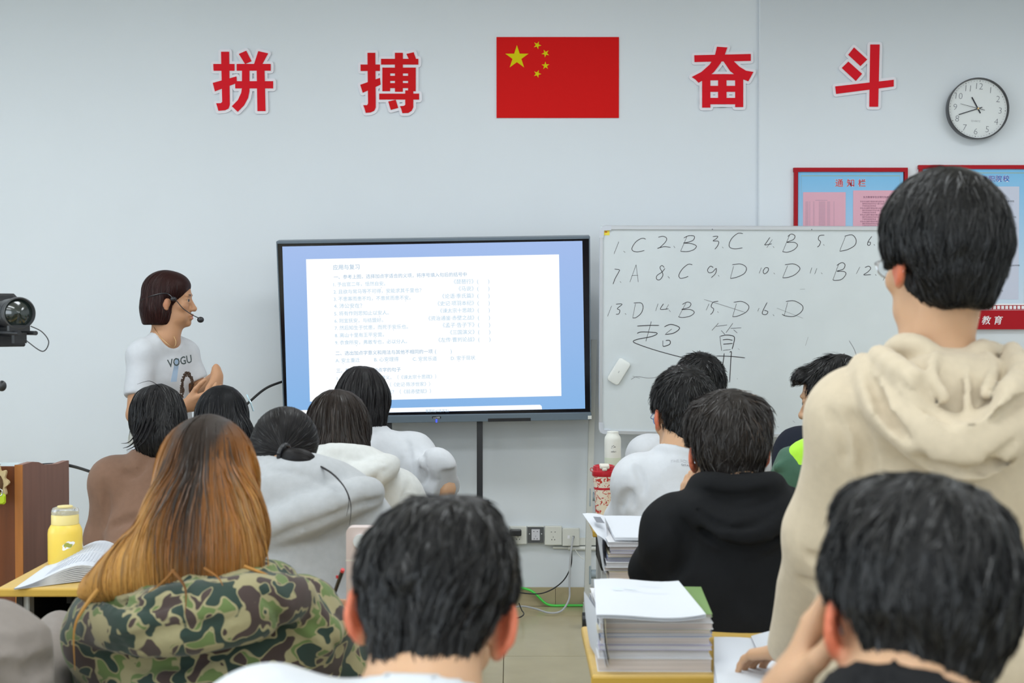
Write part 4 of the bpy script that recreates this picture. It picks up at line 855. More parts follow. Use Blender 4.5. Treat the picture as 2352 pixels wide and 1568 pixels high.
def person(label, HM, NB, SL, SR, EL=None, ER=None, WL=None, WR=None, PV=None, hands=(), top=None, topname='hoodie', custom=None, post=None, hair=None, stand=False, skin=SKIN, ear=(.62, .17, .09), cv=.025, scut=.70, thigh=.40, legfw=None, own_seat=True, neck=(.056, .060), sleeve=(.068, .056, .046), bulk=1.0, tres=.010, folds=.004, fseed=1, short=False, group=None, flare=18, trousers=None, collar=True, face=True, lowcut=0, scaleb=1.0):
    NB, SL, SR = A3(NB), A3(SL), A3(SR); Sm = (SL + SR) / 2
    if PV is None: PV = V3(NB[0], NB[1] - .14, .505) if not stand else V3(NB[0], NB[1], .93)
    PV = A3(PV); rt = (SR - SL); rt[2] = 0; rt /= np.linalg.norm(rt); fw = V3(-rt[1], rt[0], 0)
    EL = A3(EL) if EL is not None else SL - rt * .05 + fw * .10 + V3(0, 0, -.25); ER = A3(ER) if ER is not None else SR + rt * .05 + fw * .10 + V3(0, 0, -.25)
    WL = A3(WL) if WL is not None else EL + fw * .22 + rt * .08 + V3(0, 0, .03); WR = A3(WR) if WR is not None else ER + fw * .22 - rt * .08 + V3(0, 0, .03)
    ground = V3(PV[0], PV[1] + (.35 if not stand else 0), 0); root = thing('person', label, 'person', tuple(ground), group)
    hips = [PV - rt * .085, PV + rt * .085]
    if stand: knees = [h + V3(0, .01, -.42) for h in hips]; ank = [k + V3(0, -.02, -.42) for k in knees]
    else: lf = fw if legfw is None else A3(legfw); knees = [h + lf * thigh + rt * q * .05 + V3(0, 0, -.01) for h, q in zip(hips, (-1, 1))]; ank = [k + fw * -.02 + V3(0, 0, k[2] * -1 + .085) for k in knees]
    toes = [a + fw * .14 + V3(0, 0, -.04) for a in ank]
    H = A3(HM.translation); chest = Sm * .75 + NB * .25 + V3(0, 0, -.11) - fw * .01
    # one continuous body: head, neck, trunk, arms with hands, legs
    pts = [H, NB, SL, SR, EL, ER, WL, WR, PV] + knees + ank + toes; lo = np.min(pts, 0) - .17; hi = np.max(pts, 0) + .17; lo[2] = -.01
    hs = HM.to_scale()[0]; fine = [(H - .135 * hs, H + .15 * hs, .0045 if face else .006), (np.minimum(H, NB) - .09, np.maximum(H, NB) + .09, .009)]
    hw = []
    for (sd, fwd, nrm, *kw) in hands:
        W = WL if sd < 0 else WR; kw = kw[0] if kw else {}; c = A3(W) + A3(Vector(fwd).normalized()) * .07; fine.append((c - .10, c + .10, .0045)); hw.append((sd, W, fwd, nrm, kw))
    f = Field(lo, hi, .022, fine); n0 = A3(HM @ Vector((0, -.030, -.035))); head_sdf(f, HM, flare=flare)
    f.cap(n0, NB, neck[0] * hs, neck[1], .025); f.cap(HM @ Vector((0, .02, -.06)), NB + fw * .03, .045 * hs, .05, .025)
    f.cap(NB + V3(0, 0, -.02), SL * .75 + NB * .25, .05, .045, .03).cap(NB + V3(0, 0, -.02), SR * .75 + NB * .25, .05, .045, .03)
    nd = (n0 - NB) / np.linalg.norm(n0 - NB); f.cap(chest, PV, .112, .11, .03, flat=(fw, 1.4)).cap(NB - nd * .055, chest, .052, .095, .03, flat=(fw, 1.25))
    for S, E_, W in ((SL, EL, WL), (SR, ER, WR)): f.cap(S, E_, .046, .038, .02).cap(E_, W, .038, .025, .015)
    for h, k, a, t in zip(hips, knees, ank, toes): f.cap(h, k, .075, .055, .03).cap(k, a, .052, .036, .02).cap(a, t, .035, .028, .02)
    for sd, W, fwd, nrm, kw in hw: hand_sdf(f, W, fwd, nrm, kw.pop('side', 1), **kw)
    for sd, W in ((-1, WL), (1, WR)):
        if not any(h[0] == sd for h in hands):
            d = Vector(W - (EL if sd < 0 else ER)).normalized(); f.cap(W, A3(Vector(W) + d * .08), .026, .034, .02, flat=((0, 0, 1), 1.6)); 
            for b in (-.03, -.01, .01, .03): f.cap(A3(Vector(W) + d * .08) + rt * b * .8, A3(Vector(W) + d * .15) + rt * b * 1.1 + V3(0, 0, -.01), .010, .008, .006)
            f.cap(A3(Vector(W) + d * .03) - rt * .025 * sd, A3(Vector(W) + d * .085) - rt * .052 * sd, .012, .009, .008)
    v, q = f.mesh(); np_mesh('body', v, q, M_skin, root, skin_col(v, HM, skin, ear))
    if face: eyes(HM, root)
    # upper garment
    tp = [NB, SL, SR, EL, ER, PV, chest] + ([] if short else [WL, WR]); lo = np.min(tp, 0) - .14; hi = np.max(tp, 0) + .14
    lo[1] -= .14 if custom else .03; g = Field(lo, hi, tres); b = bulk
    g.cap(chest, PV, .145 * b, .15 * b, .03, flat=(fw, 1.42)).cap(NB + V3(0, 0, -.055) - fw * .01, chest, .075 * b, .135 * b, .05, flat=(fw, 1.25))
    if stand: g.cap(hips[0] - V3(0, 0, .04), hips[1] - V3(0, 0, .04), .135 * b, .135 * b, .05)
    for S, E_, W in ((SL, EL, WL), (SR, ER, WR)):
        g.cap(NB + V3(0, 0, -.045) - fw * .005, S, .058 * b, sleeve[0], .05).cap(S, chest - V3(0, 0, .04), sleeve[0] * .95, .10 * b, .04, flat=(fw, 1.2))
        if short: d = E_ - S; g.cap(S, S + d * (scut + .02), sleeve[0], sleeve[1], .02)
        else:
            d = (W - E_) / np.linalg.norm(W - E_); g.cap(S, E_, sleeve[0], sleeve[1], .055).cap(E_, W - d * .02, sleeve[1], sleeve[2], .04)
            g.cap(W - d * .05, W - d * .01, sleeve[2] * .92, sleeve[2] * .86, .008)
    nd = (n0 - NB) / np.linalg.norm(n0 - NB)
    if collar:
        fr = Matrix(((1, 0, 0), (0, 1, 0), (0, 0, 1))).to_4x4(); zz = Vector(nd); xx = Vector(rt); yy = zz.cross(xx).normalized(); xx = yy.cross(zz)
        ring = [A3(Vector(NB + nd * .006) + xx * math.cos(t) * .068 + yy * (math.sin(t) * .070 + .012) - zz * .030 * max(0, math.sin(t))) for t in np.linspace(0, 2 * math.pi, 13)]
        g.chain(ring, .011, .012, sub=2)
    if custom: custom(g, dict(NB=NB, SL=SL, SR=SR, EL=EL, ER=ER, WL=WL, WR=WR, chest=chest, PV=PV, fw=fw, rt=rt))
    g.cap(chest, PV, .125, .12, .02, flat=(fw, 1.35)).cap(NB - nd * .048, chest, neck[1] + .010, .112, .03, flat=(fw, 1.2))
    for S in (SL, SR): g.cap(NB + V3(0, 0, -.025), S * .75 + NB * .25, .062, .057, .02)
    if post: post(g, dict(NB=NB, SL=SL, SR=SR, fw=fw, rt=rt, nd=nd))
    g.cap(NB + nd * cv, NB + nd * .13, neck[1] * .93, neck[0] * 1.02, .01, '-')
    if short:
        for S, E_ in ((SL, EL), (SR, ER)):
            d = E_ - S; L_ = np.linalg.norm(d); d /= L_; x_ = np.cross(d, V3(.3, .5, .2)); x_ /= np.linalg.norm(x_); Mx_ = frame((0, 0, 0), x_, np.cross(d, x_)); Mx_.translation = Vector(S + d * (L_ * scut + .10)); g.box((0, 0, 0), (sleeve[0] + .012, sleeve[0] + .012, .10), Mx_, .004, .006, '-')
    if folds: g.folds(folds, 1.0, fseed)
    v, q = g.mesh(); garment = np_mesh(topname, v, q, top, root)
    # trousers and shoes
    t = Field(np.min([PV] + knees + ank, 0) - .16, np.max([PV] + knees + ank, 0) + .16, .018); t.cap(hips[0], hips[1], *((.12, .12) if not stand else (.095, .095)), .04)
    for h, k, a in zip(hips, knees, ank): t.cap(h, k, .086, .068, .03).cap(k, a, .073, .06, .03)
    v, q = t.mesh(); np_mesh('trousers', v, q, trousers or M_dkpants, root)
    for a, o in zip(ank, toes):
        sh = Field(np.minimum(a, o) - .10, np.maximum(a, o) + .12, .012); sh.cap(V3(*a[:2], .045) - fw * .03, V3(*o[:2], .042) + fw * .04, .043, .038, .02); sh.box((a[0], a[1], -.05), (.3, .3, .05), None, 0, .004, '-'); v, q = sh.mesh(); np_mesh('shoe', v, q, M_shoe, root)
    if hair: hair(root, HM)
    if not stand and own_seat:
        sc = V3(PV[0], PV[1], 0) - fw * .03; so = thing('stool', 'wooden school stool beneath the ' + ' '.join(label.split(',')[0].split()[:11]), 'stool', tuple(sc)); zs = PV[2] - .122
        MB().box((sc[0] - .16, sc[1] - .13, zs - .022), (sc[0] + .16, sc[1] + .13, zs), None, .004).build('seat', M_stool, so)
        for a_ in (-1, 1):
            for b_ in (-1, 1): MB().box((sc[0] + a_ * .13 - .012, sc[1] + b_ * .10 - .012, 0), (sc[0] + a_ * .13 + .012, sc[1] + b_ * .10 + .012, zs - .022)).build('leg', M_stoolleg, so)
    return root, garment, g
def hood(g, c, w=.115, drop=.13, r=.042, out=.125, tilt=0.0, up=.0):
    """hood hanging on the back below the neck: collar roll, pouch and the crease under it"""
    NB, fw, rt = c['NB'], c['fw'], c['rt']; p = lambda x, y, z: NB + rt * x + fw * y + V3(0, 0, z + x * tilt)
    g.chain([p(-.075, .05, -.02 + up), p(-w * .85, -.01, .0 + up), p(-.06, -.075, .008 + up), p(0, -.085, .005 + up), p(.06, -.075, .008 + up), p(w * .85, -.01, .0 + up), p(.075, .05, -.02 + up)], [.024, .03, .028, .026, .028, .03, .024], .02)
    g.ell(tuple(p(0, -out * .62, -drop * .5)), (w * .95, .05, drop * .55), None, .03)
    pts = [p(-w * 1.12, -.03, -.035), p(-w * .95, -out * .75, -drop * .55), p(-w * .5, -out, -drop * .9), p(0, -out * 1.07, -drop), p(w * .5, -out, -drop * .9), p(w * .95, -out * .75, -drop * .55), p(w * 1.12, -.03, -.035)]
    g.chain(pts, [r * .7, r * .95, r, r * 1.05, r, r * .95, r * .7], .028)
    g.chain([a + V3(0, -.02, -r * .98) + fw * -.012 for a in pts[1:-1]], .011, .012, '-')
def hair_field(M, pre, lo=(-.15, -.17, -.2), hi=(.15, .16, .2), h=.0055):
    cs = [M @ Vector((x, y, z)) for x in (lo[0], hi[0]) for y in (lo[1], hi[1]) for z in (lo[2], hi[2])]; f = Field(np.min(cs, 0), np.max(cs, 0), h); sc = M.to_scale()[0]
    for o in pre:
        k = o[0]
        if k == 'e': f.ell(o[1], o[2], M, o[3] if len(o) > 3 else .02)
        elif k == '-e': f.ell(o[1], o[2], M, o[3] if len(o) > 3 else .012, '-')
        elif k == '-b': f.box(o[1], o[2], M, .012, o[3] if len(o) > 3 else .012, '-', o[4] if len(o) > 4 else None)
        elif k == 'c': f.cap(M @ Vector(o[1]), M @ Vector(o[2]), o[3] * sc, o[4] * sc, o[5] if len(o) > 5 else .02)
        elif k == 'w': f.chain(*o[1:])                       # world-space chain
        elif k == 'wf': f.cap(o[1], o[2], o[3], o[4], .03, '+', o[5])
        elif k == '-w': f.chain(o[1], o[2], o[3], '-')
    return f
BLK = (.0125, .0118, .0125)
def short_hair(t=.016, top=.016, nape=-.075, whorl=(.012, -.07, .095), col=BLK, n=2600, L=.05, w=.0024, lift=(.0, .006), extra=(), seed=1, noise=.0025, var=.7, scalp=0.0, side=0.0, colf=None, jit=.25, face=.045, earcut=True, back=.0, facey=0.0):
    def go(root, M):
        pre = [('e', (0, -.016, .040), (.074 + t, .096 + t * .8 + back, .083 + top)), ('c', (0, -.040, .0), (0, -.047, nape + .03), .064 + t * .5, .056 + t * .15, .03)] + [e for e in extra if e[0][0] != '-']
        pre += [('-b', (0, .128 + facey, face - .12), (.15, .085, .12), .02), ('-b', (0, -.03, nape - .10), (.16, .17, .10), .012)]
        pre += [('-b', (q * .088, -.05, nape - .012), (.034, .12, .034), .02, (0, .785, 0)) for q in (-1, 1)]
        if earcut: pre += [('-b', (q * .110, .008, -.052 + side), (.052, .056, .062), .012, (0, 0, q * .12)) for q in (-1, 1)]
        pre += [e for e in extra if e[0][0] == '-']
        f = hair_field(M, pre); f.folds(fn=lambda p: noise * (np.abs(wob(p, 55, seed)) - .5) + noise * .6 * wob(p, 120, seed + 2)) if noise else None
        v, q = f.mesh(); cf = colf or dark(col, var); wl = A3(M @ Vector(whorl)); dn = A3(M.to_3x3() @ Vector((0, -.25, -1))); sc = M.to_scale()[0]
        def cc(p, r, tt):
            c = cf(p, r, tt)
            if scalp: w_ = np.clip(1.15 - np.linalg.norm(p - wl, axis=1) / scalp, 0, .55)[:, None]; c = c * (1 - w_) + np.array((.33, .20, .16)) * w_
            return c
        cap = np_mesh('hair', v, q, M_hair, root, cc(v, np.full(len(v), .4), np.zeros(len(v))))
        fl = lambda p, tt: (p - wl) / np.maximum(np.linalg.norm(p - wl, axis=1, keepdims=True), .01) + dn * .55
        ribbons('strands', f, pick(v, n, seed), fl, 6, L * sc, w * sc, M_strand, cap, cc, lift, jit, seed=seed, stuff=True)
    return go
def long_hair(pre, col, n=2600, L=.22, w=.0028, seed=1, part=(0, .0, .12), lo=(-.17, -.2, -.35), hi=(.17, .16, .17), lift=(-.001, .0045), colf=None, steps=12, jit=.10, noise=.002, h=.0065, wisps=()):
    def go(root, M):
        f = hair_field(M, pre, lo, hi, h)
        if noise: f.folds(fn=lambda p: noise * wob(p * V3(1, 1, .25), 60, seed) + noise * .5 * wob(p * V3(1, 1, .2), 140, seed + 1))
        v, q = f.mesh(); cf = colf or dark(col, .8); pt = A3(M @ Vector(part))
        cap = np_mesh('hair', v, q, M_hair, root, cf(v, np.full(len(v), .42), np.zeros(len(v)))); z = v[:, 2]; w_ = .25 + np.clip((z - z.min()) / (z.max() - z.min()), 0, 1) ** 1.5
        def fl(p, tt): d = (p - pt); d[:, 2] *= .3; d /= np.maximum(np.linalg.norm(d, axis=1, keepdims=True), .01); return d * np.clip(1 - (pt[2] - p[:, 2:3]) / .10, .0, 1) + V3(0, 0, -1)
        ribbons('strands', f, pick(v, n, seed, w_), fl, steps, L, w, M_strand, cap, cf, lift, jit, seed=seed, stuff=True)
        for k, (pts, r) in enumerate(wisps):
            m = MB(); m.tube(catmull(pts, 6), r, 5, taper=.0004); o = m.build('hair_wisp', M_hair, cap, True); a = o.data.color_attributes.new('Col', 'FLOAT_COLOR', 'POINT'); c = cf(np.array([tuple(x) for x in m.v]), np.full(len(m.v), .5), np.full(len(m.v), .6)); a.data.foreach_set('color', np.concatenate([c, np.ones((len(c), 1))], 1).astype(np.float32).ravel())
    return go
def project(g, pts, off=.0012, it=4):
    p = np.array([tuple(q) for q in pts], float)
    for _ in range(it): p = p - g.grad(p) * np.clip(g.sample(p) - off, -.03, .03)[:, None]
    return p
def print_on(g, root_part, body, o, x, y, size, m, name='print', off=.0015, bold=0, align='C'):
    """lettering laid on a garment: flat text pushed onto the cloth surface"""
    mb = MB(); put_text(mb, body, frame(o, x, y), size, 0, 0, align, bold)
    v = project(g, mb.v, off); mb.v = [Vector(q) for q in v]; return mb.build(name, m, root_part)
def groove(g, px, r=.009, k=.005, depth=.25):
    """a crease pressed into the garment along points seen on its surface"""
    out = []
    for x, y in catmull([(a, b, 0) for a, b in px], 3) and [q[:2] for q in catmull([(a, b, 0) for a, b in px], 3)]:
        d = np.array(ray(x, y)); ts = np.linspace(g.ax[1][1], g.ax[1][-2], 500); p = np.array(EYE) + d[None] * (ts / d[1])[:, None]; inside = np.all([(p[:, i] > g.ax[i][1]) & (p[:, i] < g.ax[i][-2]) for i in range(3)], 0)
        D = np.where(inside, g.sample(p), 1); h = np.nonzero(D < 0)[0]
        if len(h): out.append(p[h[0]] + d * r * (depth - .4))
    n = len(out)
    if n > 2:
        rr = [r * min(1, .45 + 2.5 * min(i, n - 1 - i) / n) for i in range(n)]
        for i in range(n - 1): g.cap(out[i], out[i + 1], rr[i], rr[i + 1], k, '-')
# --- the standing student in the beige hoodie
def c_beige(g, c):
    g.ell(tuple(P(2190, 940, 2.235)), (.135, .07, .090), None, .03)
    g.chain([P(1985, 840, 2.30), P(2045, 930, 2.21), P(2130, 1000, 2.15), P(2220, 1030, 2.12), P(2295, 995, 2.135), P(2360, 915, 2.20), P(2390, 850, 2.30)], [.022, .034, .040, .044, .040, .034, .024], .018)
    g.chain([P(2020, 815, 2.27), P(2075, 860, 2.19), P(2140, 920, 2.13), P(2226, 962, 2.085), P(2300, 925, 2.10), P(2345, 865, 2.17), P(2325, 805, 2.26)], [.018, .022, .024, .024, .022, .02, .016], .008)
    g.chain([P(2040, 858, 2.17), P(2090, 910, 2.12), P(2160, 965, 2.075), P(2228, 990, 2.05), P(2310, 955, 2.07), P(2360, 895, 2.14)], [.006, .012, .014, .014, .013, .007], .007, '-')
    g.ell(tuple(P(2195, 880, 2.10)), (.070, .06, .050), None, .012, '-'); g.ell(tuple(P(2215, 925, 2.09)), (.040, .04, .030), None, .012, '-')
    g.chain([P(2045, 822, 2.37), P(2070, 798, 2.30), P(2112, 796, 2.265), P(2168, 822, 2.25), P(2225, 826, 2.255), P(2258, 808, 2.29), P(2305, 826, 2.37)], [.018, .020, .016, .010, .012, .020, .020], .010)
    g.chain([P(1992, 862, 2.23), P(2030, 940, 2.18), P(2085, 1012, 2.12)], [.006, .013, .006], .008, '-')
    g.chain([P(2105, 1055, 2.13), P(2160, 1082, 2.105), P(2218, 1098, 2.075), P(2280, 1075, 2.095), P(2345, 1008, 2.14)], [.006, .013, .014, .013, .006], .008, '-')
    g.chain([P(1925, 930, 2.19), P(1952, 985, 2.185), P(1970, 1050, 2.19), P(1978, 1150, 2.19)], [.008, .018, .024, .014], .015, '-')
    g.chain([P(2214, 828, 2.22), P(2220, 870, 2.17), P(2222, 940, 2.13)], .007, .004); g.chain([P(2150, 818, 2.22), P(2140, 860, 2.17), P(2170, 915, 2.14)], .009, .006); g.chain([P(2268, 818, 2.24), P(2280, 850, 2.19), P(2262, 905, 2.14)], .009, .006)
M_silver = mat('silver_wire', (.6, .62, .66), .25, .5, metal=1.0); M_blueframe = mat('blue_spectacle_frame', (.12, .25, .65), .3, .5); M_blkframe = mat('black_spectacle_frame', (.01, .01, .012), .3, .5)
HB = headM(P(2161, 600, 2.33), 12, 4, 0, 1.03)
pB, _, _ = person('standing student in a beige hoodie seen from behind, taller than everyone else', HB, P(2149, 812, 2.33), P(1973, 965, 2.33), P(2378, 955, 2.33), EL=P(1894, 1230, 2.42), WL=P(1822, 1492, 2.62), ER=P(2480, 1240, 2.36), WR=P(2440, 1440, 2.5),
    hands=((-1, (-.50, .80, -.28), (-.1, .3, .95), {'side': 1, 'curl': (18, 22, 12)}),), post=lambda g, c: [groove(g, [(1988, 850), (2015, 900), (2045, 955), (2088, 1010)], .008), groove(g, [(1950, 950), (1975, 990), (1990, 1050), (1992, 1130)], .012, .012), groove(g, [(2100, 1040), (2160, 1072), (2216, 1085), (2280, 1062), (2340, 1005)], .010, .006), groove(g, [(2050, 862), (2110, 920), (2170, 962), (2226, 990), (2290, 965), (2340, 915)], .008, .005), groove(g, [(1905, 945), (1935, 1000), (1940, 1060)], .006, .012), groove(g, [(1850, 1270), (1885, 1290), (1920, 1285)], .006, .012), groove(g, [(1840, 1330), (1870, 1345), (1900, 1338)], .006, .012)], top=M_beige, custom=c_beige, stand=True, sleeve=(.071, .064, .050), tres=.007, folds=.003, fseed=2, collar=False, cv=.0, neck=(.052, .056), flare=16, scaleb=1,
    hair=short_hair(.024, .024, -.078, (.02, -.05, .12), n=5000, L=.075, w=.0018, lift=(0, .005), seed=3, noise=.003, extra=(('c', (0, -.05, -.03), (0, -.048, -.060), .066, .044, .02),), side=-.018))
glasses(HB, pB, M_silver)
# --- the boy writing in the centre foreground, white shirt
HC = headM(P(996, 1412, 1.60), -3, 26, 6, 1.0)
person('student in a white shirt with bowed black hair, centre foreground', HC, P(966, 1642, 1.50), P(612, 1716, 1.48), P(1290, 1830, 1.50), top=M_wht, topname='shirt', tres=.0075, folds=.002, flare=38, neck=(.060, .066), cv=.01,
    hair=short_hair(.018, .006, -.085, (.01, -.03, .125), n=3200, L=.06, w=.003, lift=(.0, .006), seed=5, noise=.004, extra=(('e', (.015, .03, .128), (.018, .02, .016), .02), ('e', (.03, -.01, .112), (.03, .04, .018), .03))))
# --- the near boy at the lower right, black T-shirt
HD = headM(P(2097, 1420, 1.345), 5, 10, 5, .965)
pD, _, _ = person('near student in a black top resting his cheek on his hand, lower right corner', HD, P(2085, 1650, 1.27), P(1660, 1860, 1.27), P(2530, 1880, 1.25), EL=P(1560, 1980, 1.50), WL=P(1800, 1600, 1.43), hands=((-1, (.45, .02, 1), (-.7, .35, .35), {'side': 1, 'curl': (10, 15, 15)}),), top=M_tee, topname='tshirt', short=True, tres=.009, folds=.002, flare=34, neck=(.062, .068), cv=.0,
    hair=short_hair(.022, .018, -.068, (.02, -.04, .115), n=3200, L=.05, w=.003, lift=(0, .005), seed=7, noise=.004, extra=(('e', (-.035, .01, .108), (.04, .05, .018), .03), ('e', (.045, -.01, .10), (.035, .05, .018), .03))))
glasses(HD, pD, M_blkframe)
# --- the girl with orange hair and camouflage hoodie
def c_camo(g, c):
    g.chain([P(215, 1425, 2.66), P(320, 1432, 2.56), P(450, 1418, 2.53), P(570, 1395, 2.55), P(680, 1365, 2.64)], [.035, .05, .055, .05, .035], .03)
    g.chain([P(240, 1350, 2.72), P(330, 1345, 2.64), P(450, 1335, 2.60), P(560, 1325, 2.62), P(650, 1330, 2.70)], [.03, .036, .036, .034, .028], .022)
    g.chain([P(235, 1390, 2.60), P(330, 1392, 2.54), P(450, 1382, 2.52), P(560, 1365, 2.54)], [.006, .012, .012, .006], .012, '-')
    g.chain([P(250, 1490, 2.55), P(360, 1500, 2.47), P(470, 1480, 2.46), P(580, 1455, 2.48), P(660, 1420, 2.55)], [.006, .013, .014, .012, .006], .014, '-')
    g.chain([P(640, 1360, 2.68), P(700, 1400, 2.66), P(760, 1470, 2.68)], .02, .03)
def camo_hair_col(p, r, t):
    H = A3(P(478, 1120, 2.78)); u = np.clip((H[2] + .135 - p[:, 2]) / .32, 0, 1); x = (p[:, 0] - H[0]) / .11 + .10 * np.sin(u * 5); col = .5 + .5 * np.sin(x * 7.0 + 1.2) * np.sin(x * 3.1 + .5)
    dk = np.clip(1.25 * np.exp(-((x - .12) / .62) ** 2) * (1.15 - .95 * u) + (col - .5) * .55 + (r - .5) * 1.15 + .12 * np.clip(1 - u * 6, 0, 1), 0, 1)[:, None]
    g = np.clip((r - .45) * 1.1 + np.clip(-x - .15, 0, .7) + np.clip(x - .65, 0, .5) + (u - .6) * .4, 0, .85)[:, None]
    w = np.array((.25, .090, .016)) * (1 - g) + np.array((.58, .31, .085)) * g; return w * (1 - dk) + np.array((.024, .016, .012)) * dk
CG = dict(lo=(-.22, -.22, -.36), hi=(.22, .16, .17))
pC, _, _ = person('student with long orange and dark streaked hair in a green camouflage hoodie', headM(P(478, 1115, 2.78), 4, 12, 0), P(480, 1335, 2.72), P(255, 1455, 2.72), P(685, 1430, 2.74), EL=P(250, 1575, 2.83), ER=P(785, 1545, 2.86), WR=P(800, 1470, 3.03), hands=((1, (-.28, .35, .62), (.55, -.75, .25), {'side': -1, 'curl': (55, 60, 30)}),), post=lambda g, c: [groove(g, [(255, 1475), (310, 1472), (368, 1455), (470, 1438), (560, 1415)], .012, .008), groove(g, [(240, 1372), (300, 1392), (360, 1392), (420, 1372)], .009, .008), groove(g, [(600, 1360), (640, 1400), (650, 1460), (640, 1520)], .008, .012), groove(g, [(700, 1430), (740, 1450), (780, 1490)], .008, .010), groove(g, [(300, 1530), (400, 1525), (500, 1505)], .010, .012)], top=M_camo, custom=c_camo, tres=.009, folds=.0055, sleeve=(.075, .065, .05), bulk=1.08, collar=False,
    hair=long_hair([('e', (0, -.016, .040), (.090, .108, .098)), ('wf', P(475, 1110, 2.74), P(468, 1215, 2.67), .100, .112, ((0, 1, 0), 1.5)), ('wf', P(468, 1215, 2.67), P(452, 1285, 2.62), .112, .122, ((0, 1, 0), 1.9)), ('-b', (0, .15, -.02), (.2, .085, .08), .02), ('w', [P(330, 1285, 2.64), P(260, 1330, 2.62), P(190, 1362, 2.63)], [.05, .03, .006], .03)], None, n=5200, L=.26, w=.0034, part=(.01, -.01, .125), colf=camo_hair_col, seed=11, noise=.0012, jit=.05, lift=(-.001, .004), **CG,
        wisps=[([P(395, 1310, 2.53), P(425, 1350, 2.49), P(425, 1410, 2.46)], .004), ([P(400, 1310, 2.53), P(370, 1340, 2.5), P(340, 1360, 2.5)], .004), ([P(470, 1305, 2.53), P(500, 1325, 2.5), P(512, 1345, 2.49)], .003), ([P(590, 1180, 2.64), P(612, 1260, 2.63), P(617, 1310, 2.62)], .003), ([P(240, 1335, 2.6), P(190, 1400, 2.56), P(170, 1450, 2.55), P(172, 1540, 2.55)], .005), ([P(560, 1300, 2.56), P(610, 1318, 2.57), P(650, 1335, 2.6)], .004)]))
# --- the girl with a low ponytail, grey hoodie
def c_grey(g, c):
    g.ell(tuple(P(700, 1140, 3.50)), (.175, .10, .10), None, .05); g.ell(tuple(P(598, 1085, 3.53)), (.06, .06, .035), None, .03)
    g.chain([P(560, 1232, 3.45), P(620, 1216, 3.415), P(690, 1192, 3.385), P(765, 1160, 3.385), P(825, 1136, 3.41), P(860, 1128, 3.45)], [.026, .032, .034, .032, .028, .018], .035)
    g.chain([P(565, 1070, 3.58), P(625, 1064, 3.51), P(690, 1082, 3.49), P(755, 1108, 3.50), P(815, 1130, 3.54)], [.016, .018, .018, .018, .014], .018)
    g.chain([P(585, 1252, 3.362), P(690, 1226, 3.325), P(770, 1194, 3.325), P(832, 1168, 3.35), P(876, 1150, 3.42)], [.010, .013, .013, .012, .008], .006, '-')
    g.chain([P(640, 1090, 3.445), P(700, 1104, 3.425), P(760, 1128, 3.43)], [.004, .006, .004], .008, '-')
HG = headM(P(647, 1050, 3.62), -14, 26, 12, .98)
tie = P(652, 1040, 3.495)
def hairG(root, M):
    f = hair_field(M, [('e', (0, -.014, .040), (.083, .102, .090)), ('e', (0, -.05, -.01), (.072, .06, .06)), ('-b', (0, .13, -.05), (.16, .085, .10), .02), ('w', [P(655, 1046, 3.50), P(680, 1052, 3.465), P(705, 1058, 3.455), P(726, 1068, 3.47)], [.017, .023, .020, .008], .008)], (-.2, -.2, -.2), (.2, .16, .18), .0055)
    v, q = f.mesh(); cap = np_mesh('hair', v, q, M_hair, root, dark((.016, .014, .015), .6)(v, np.full(len(v), .4), None)); tw = A3(tie)
    def fl(p, t): d = tw - p; d /= np.maximum(np.linalg.norm(d, axis=1, keepdims=True), .01); far = (p[:, 0:1] > tw[0] + .008) & (p[:, 2:3] < tw[2] + .012) & (p[:, 1:2] < tw[1] + .02); return np.where(far, V3(.8, .1, -.35), d)
    ribbons('strands', f, pick(v, 2400, 4), fl, 8, .075, .0022, M_strand, cap, dark((.016, .014, .015), .8), (-.001, .0015), .06, seed=4, stuff=True)
    t = MB(); ax = Vector((.75, -.35, -.2)).normalized(); a = ax.cross(Vector((0, 0, 1))).normalized(); b = ax.cross(a); t.tube([tie + (a * math.cos(x) + b * math.sin(x)) * .021 for x in np.linspace(0, 2 * math.pi, 18)], .006, 8, False); t.build('hair_tie', M_blk, cap, True)
    for pts, r in (([P(722, 1064, 3.46), P(760, 1085, 3.38), P(792, 1120, 3.31), P(806, 1160, 3.28), P(803, 1205, 3.27)], .003), ([P(722, 1066, 3.46), P(770, 1092, 3.37), P(800, 1140, 3.29), P(796, 1185, 3.28)], .002)):
        m = MB(); m.tube(catmull(pts, 6), r, 5, taper=.0004); o = m.build('hair_wisp', M_hair, cap, True); at = o.data.color_attributes.new('Col', 'FLOAT_COLOR', 'POINT'); at.data.foreach_set('color', [.016, .014, .015, 1] * len(m.v))
person('student with a low dark ponytail in a pale grey hoodie bent over a desk', HG, P(690, 1100, 3.50), P(545, 1180, 3.52), P(828, 1212, 3.50), ER=P(855, 1330, 3.62), post=lambda g, c: [groove(g, [(598, 1250), (650, 1229), (700, 1211), (760, 1188), (820, 1162), (872, 1146)], .011, .003, .1), groove(g, [(590, 1075), (650, 1082), (700, 1092), (760, 1118), (810, 1145)], .005, .006), groove(g, [(600, 1075), (604, 1095), (606, 1130)], .004, .005)], top=M_grey, custom=c_grey, tres=.009, folds=.0035, fseed=4, sleeve=(.072, .064, .05), bulk=1.05, collar=False, hair=hairG)
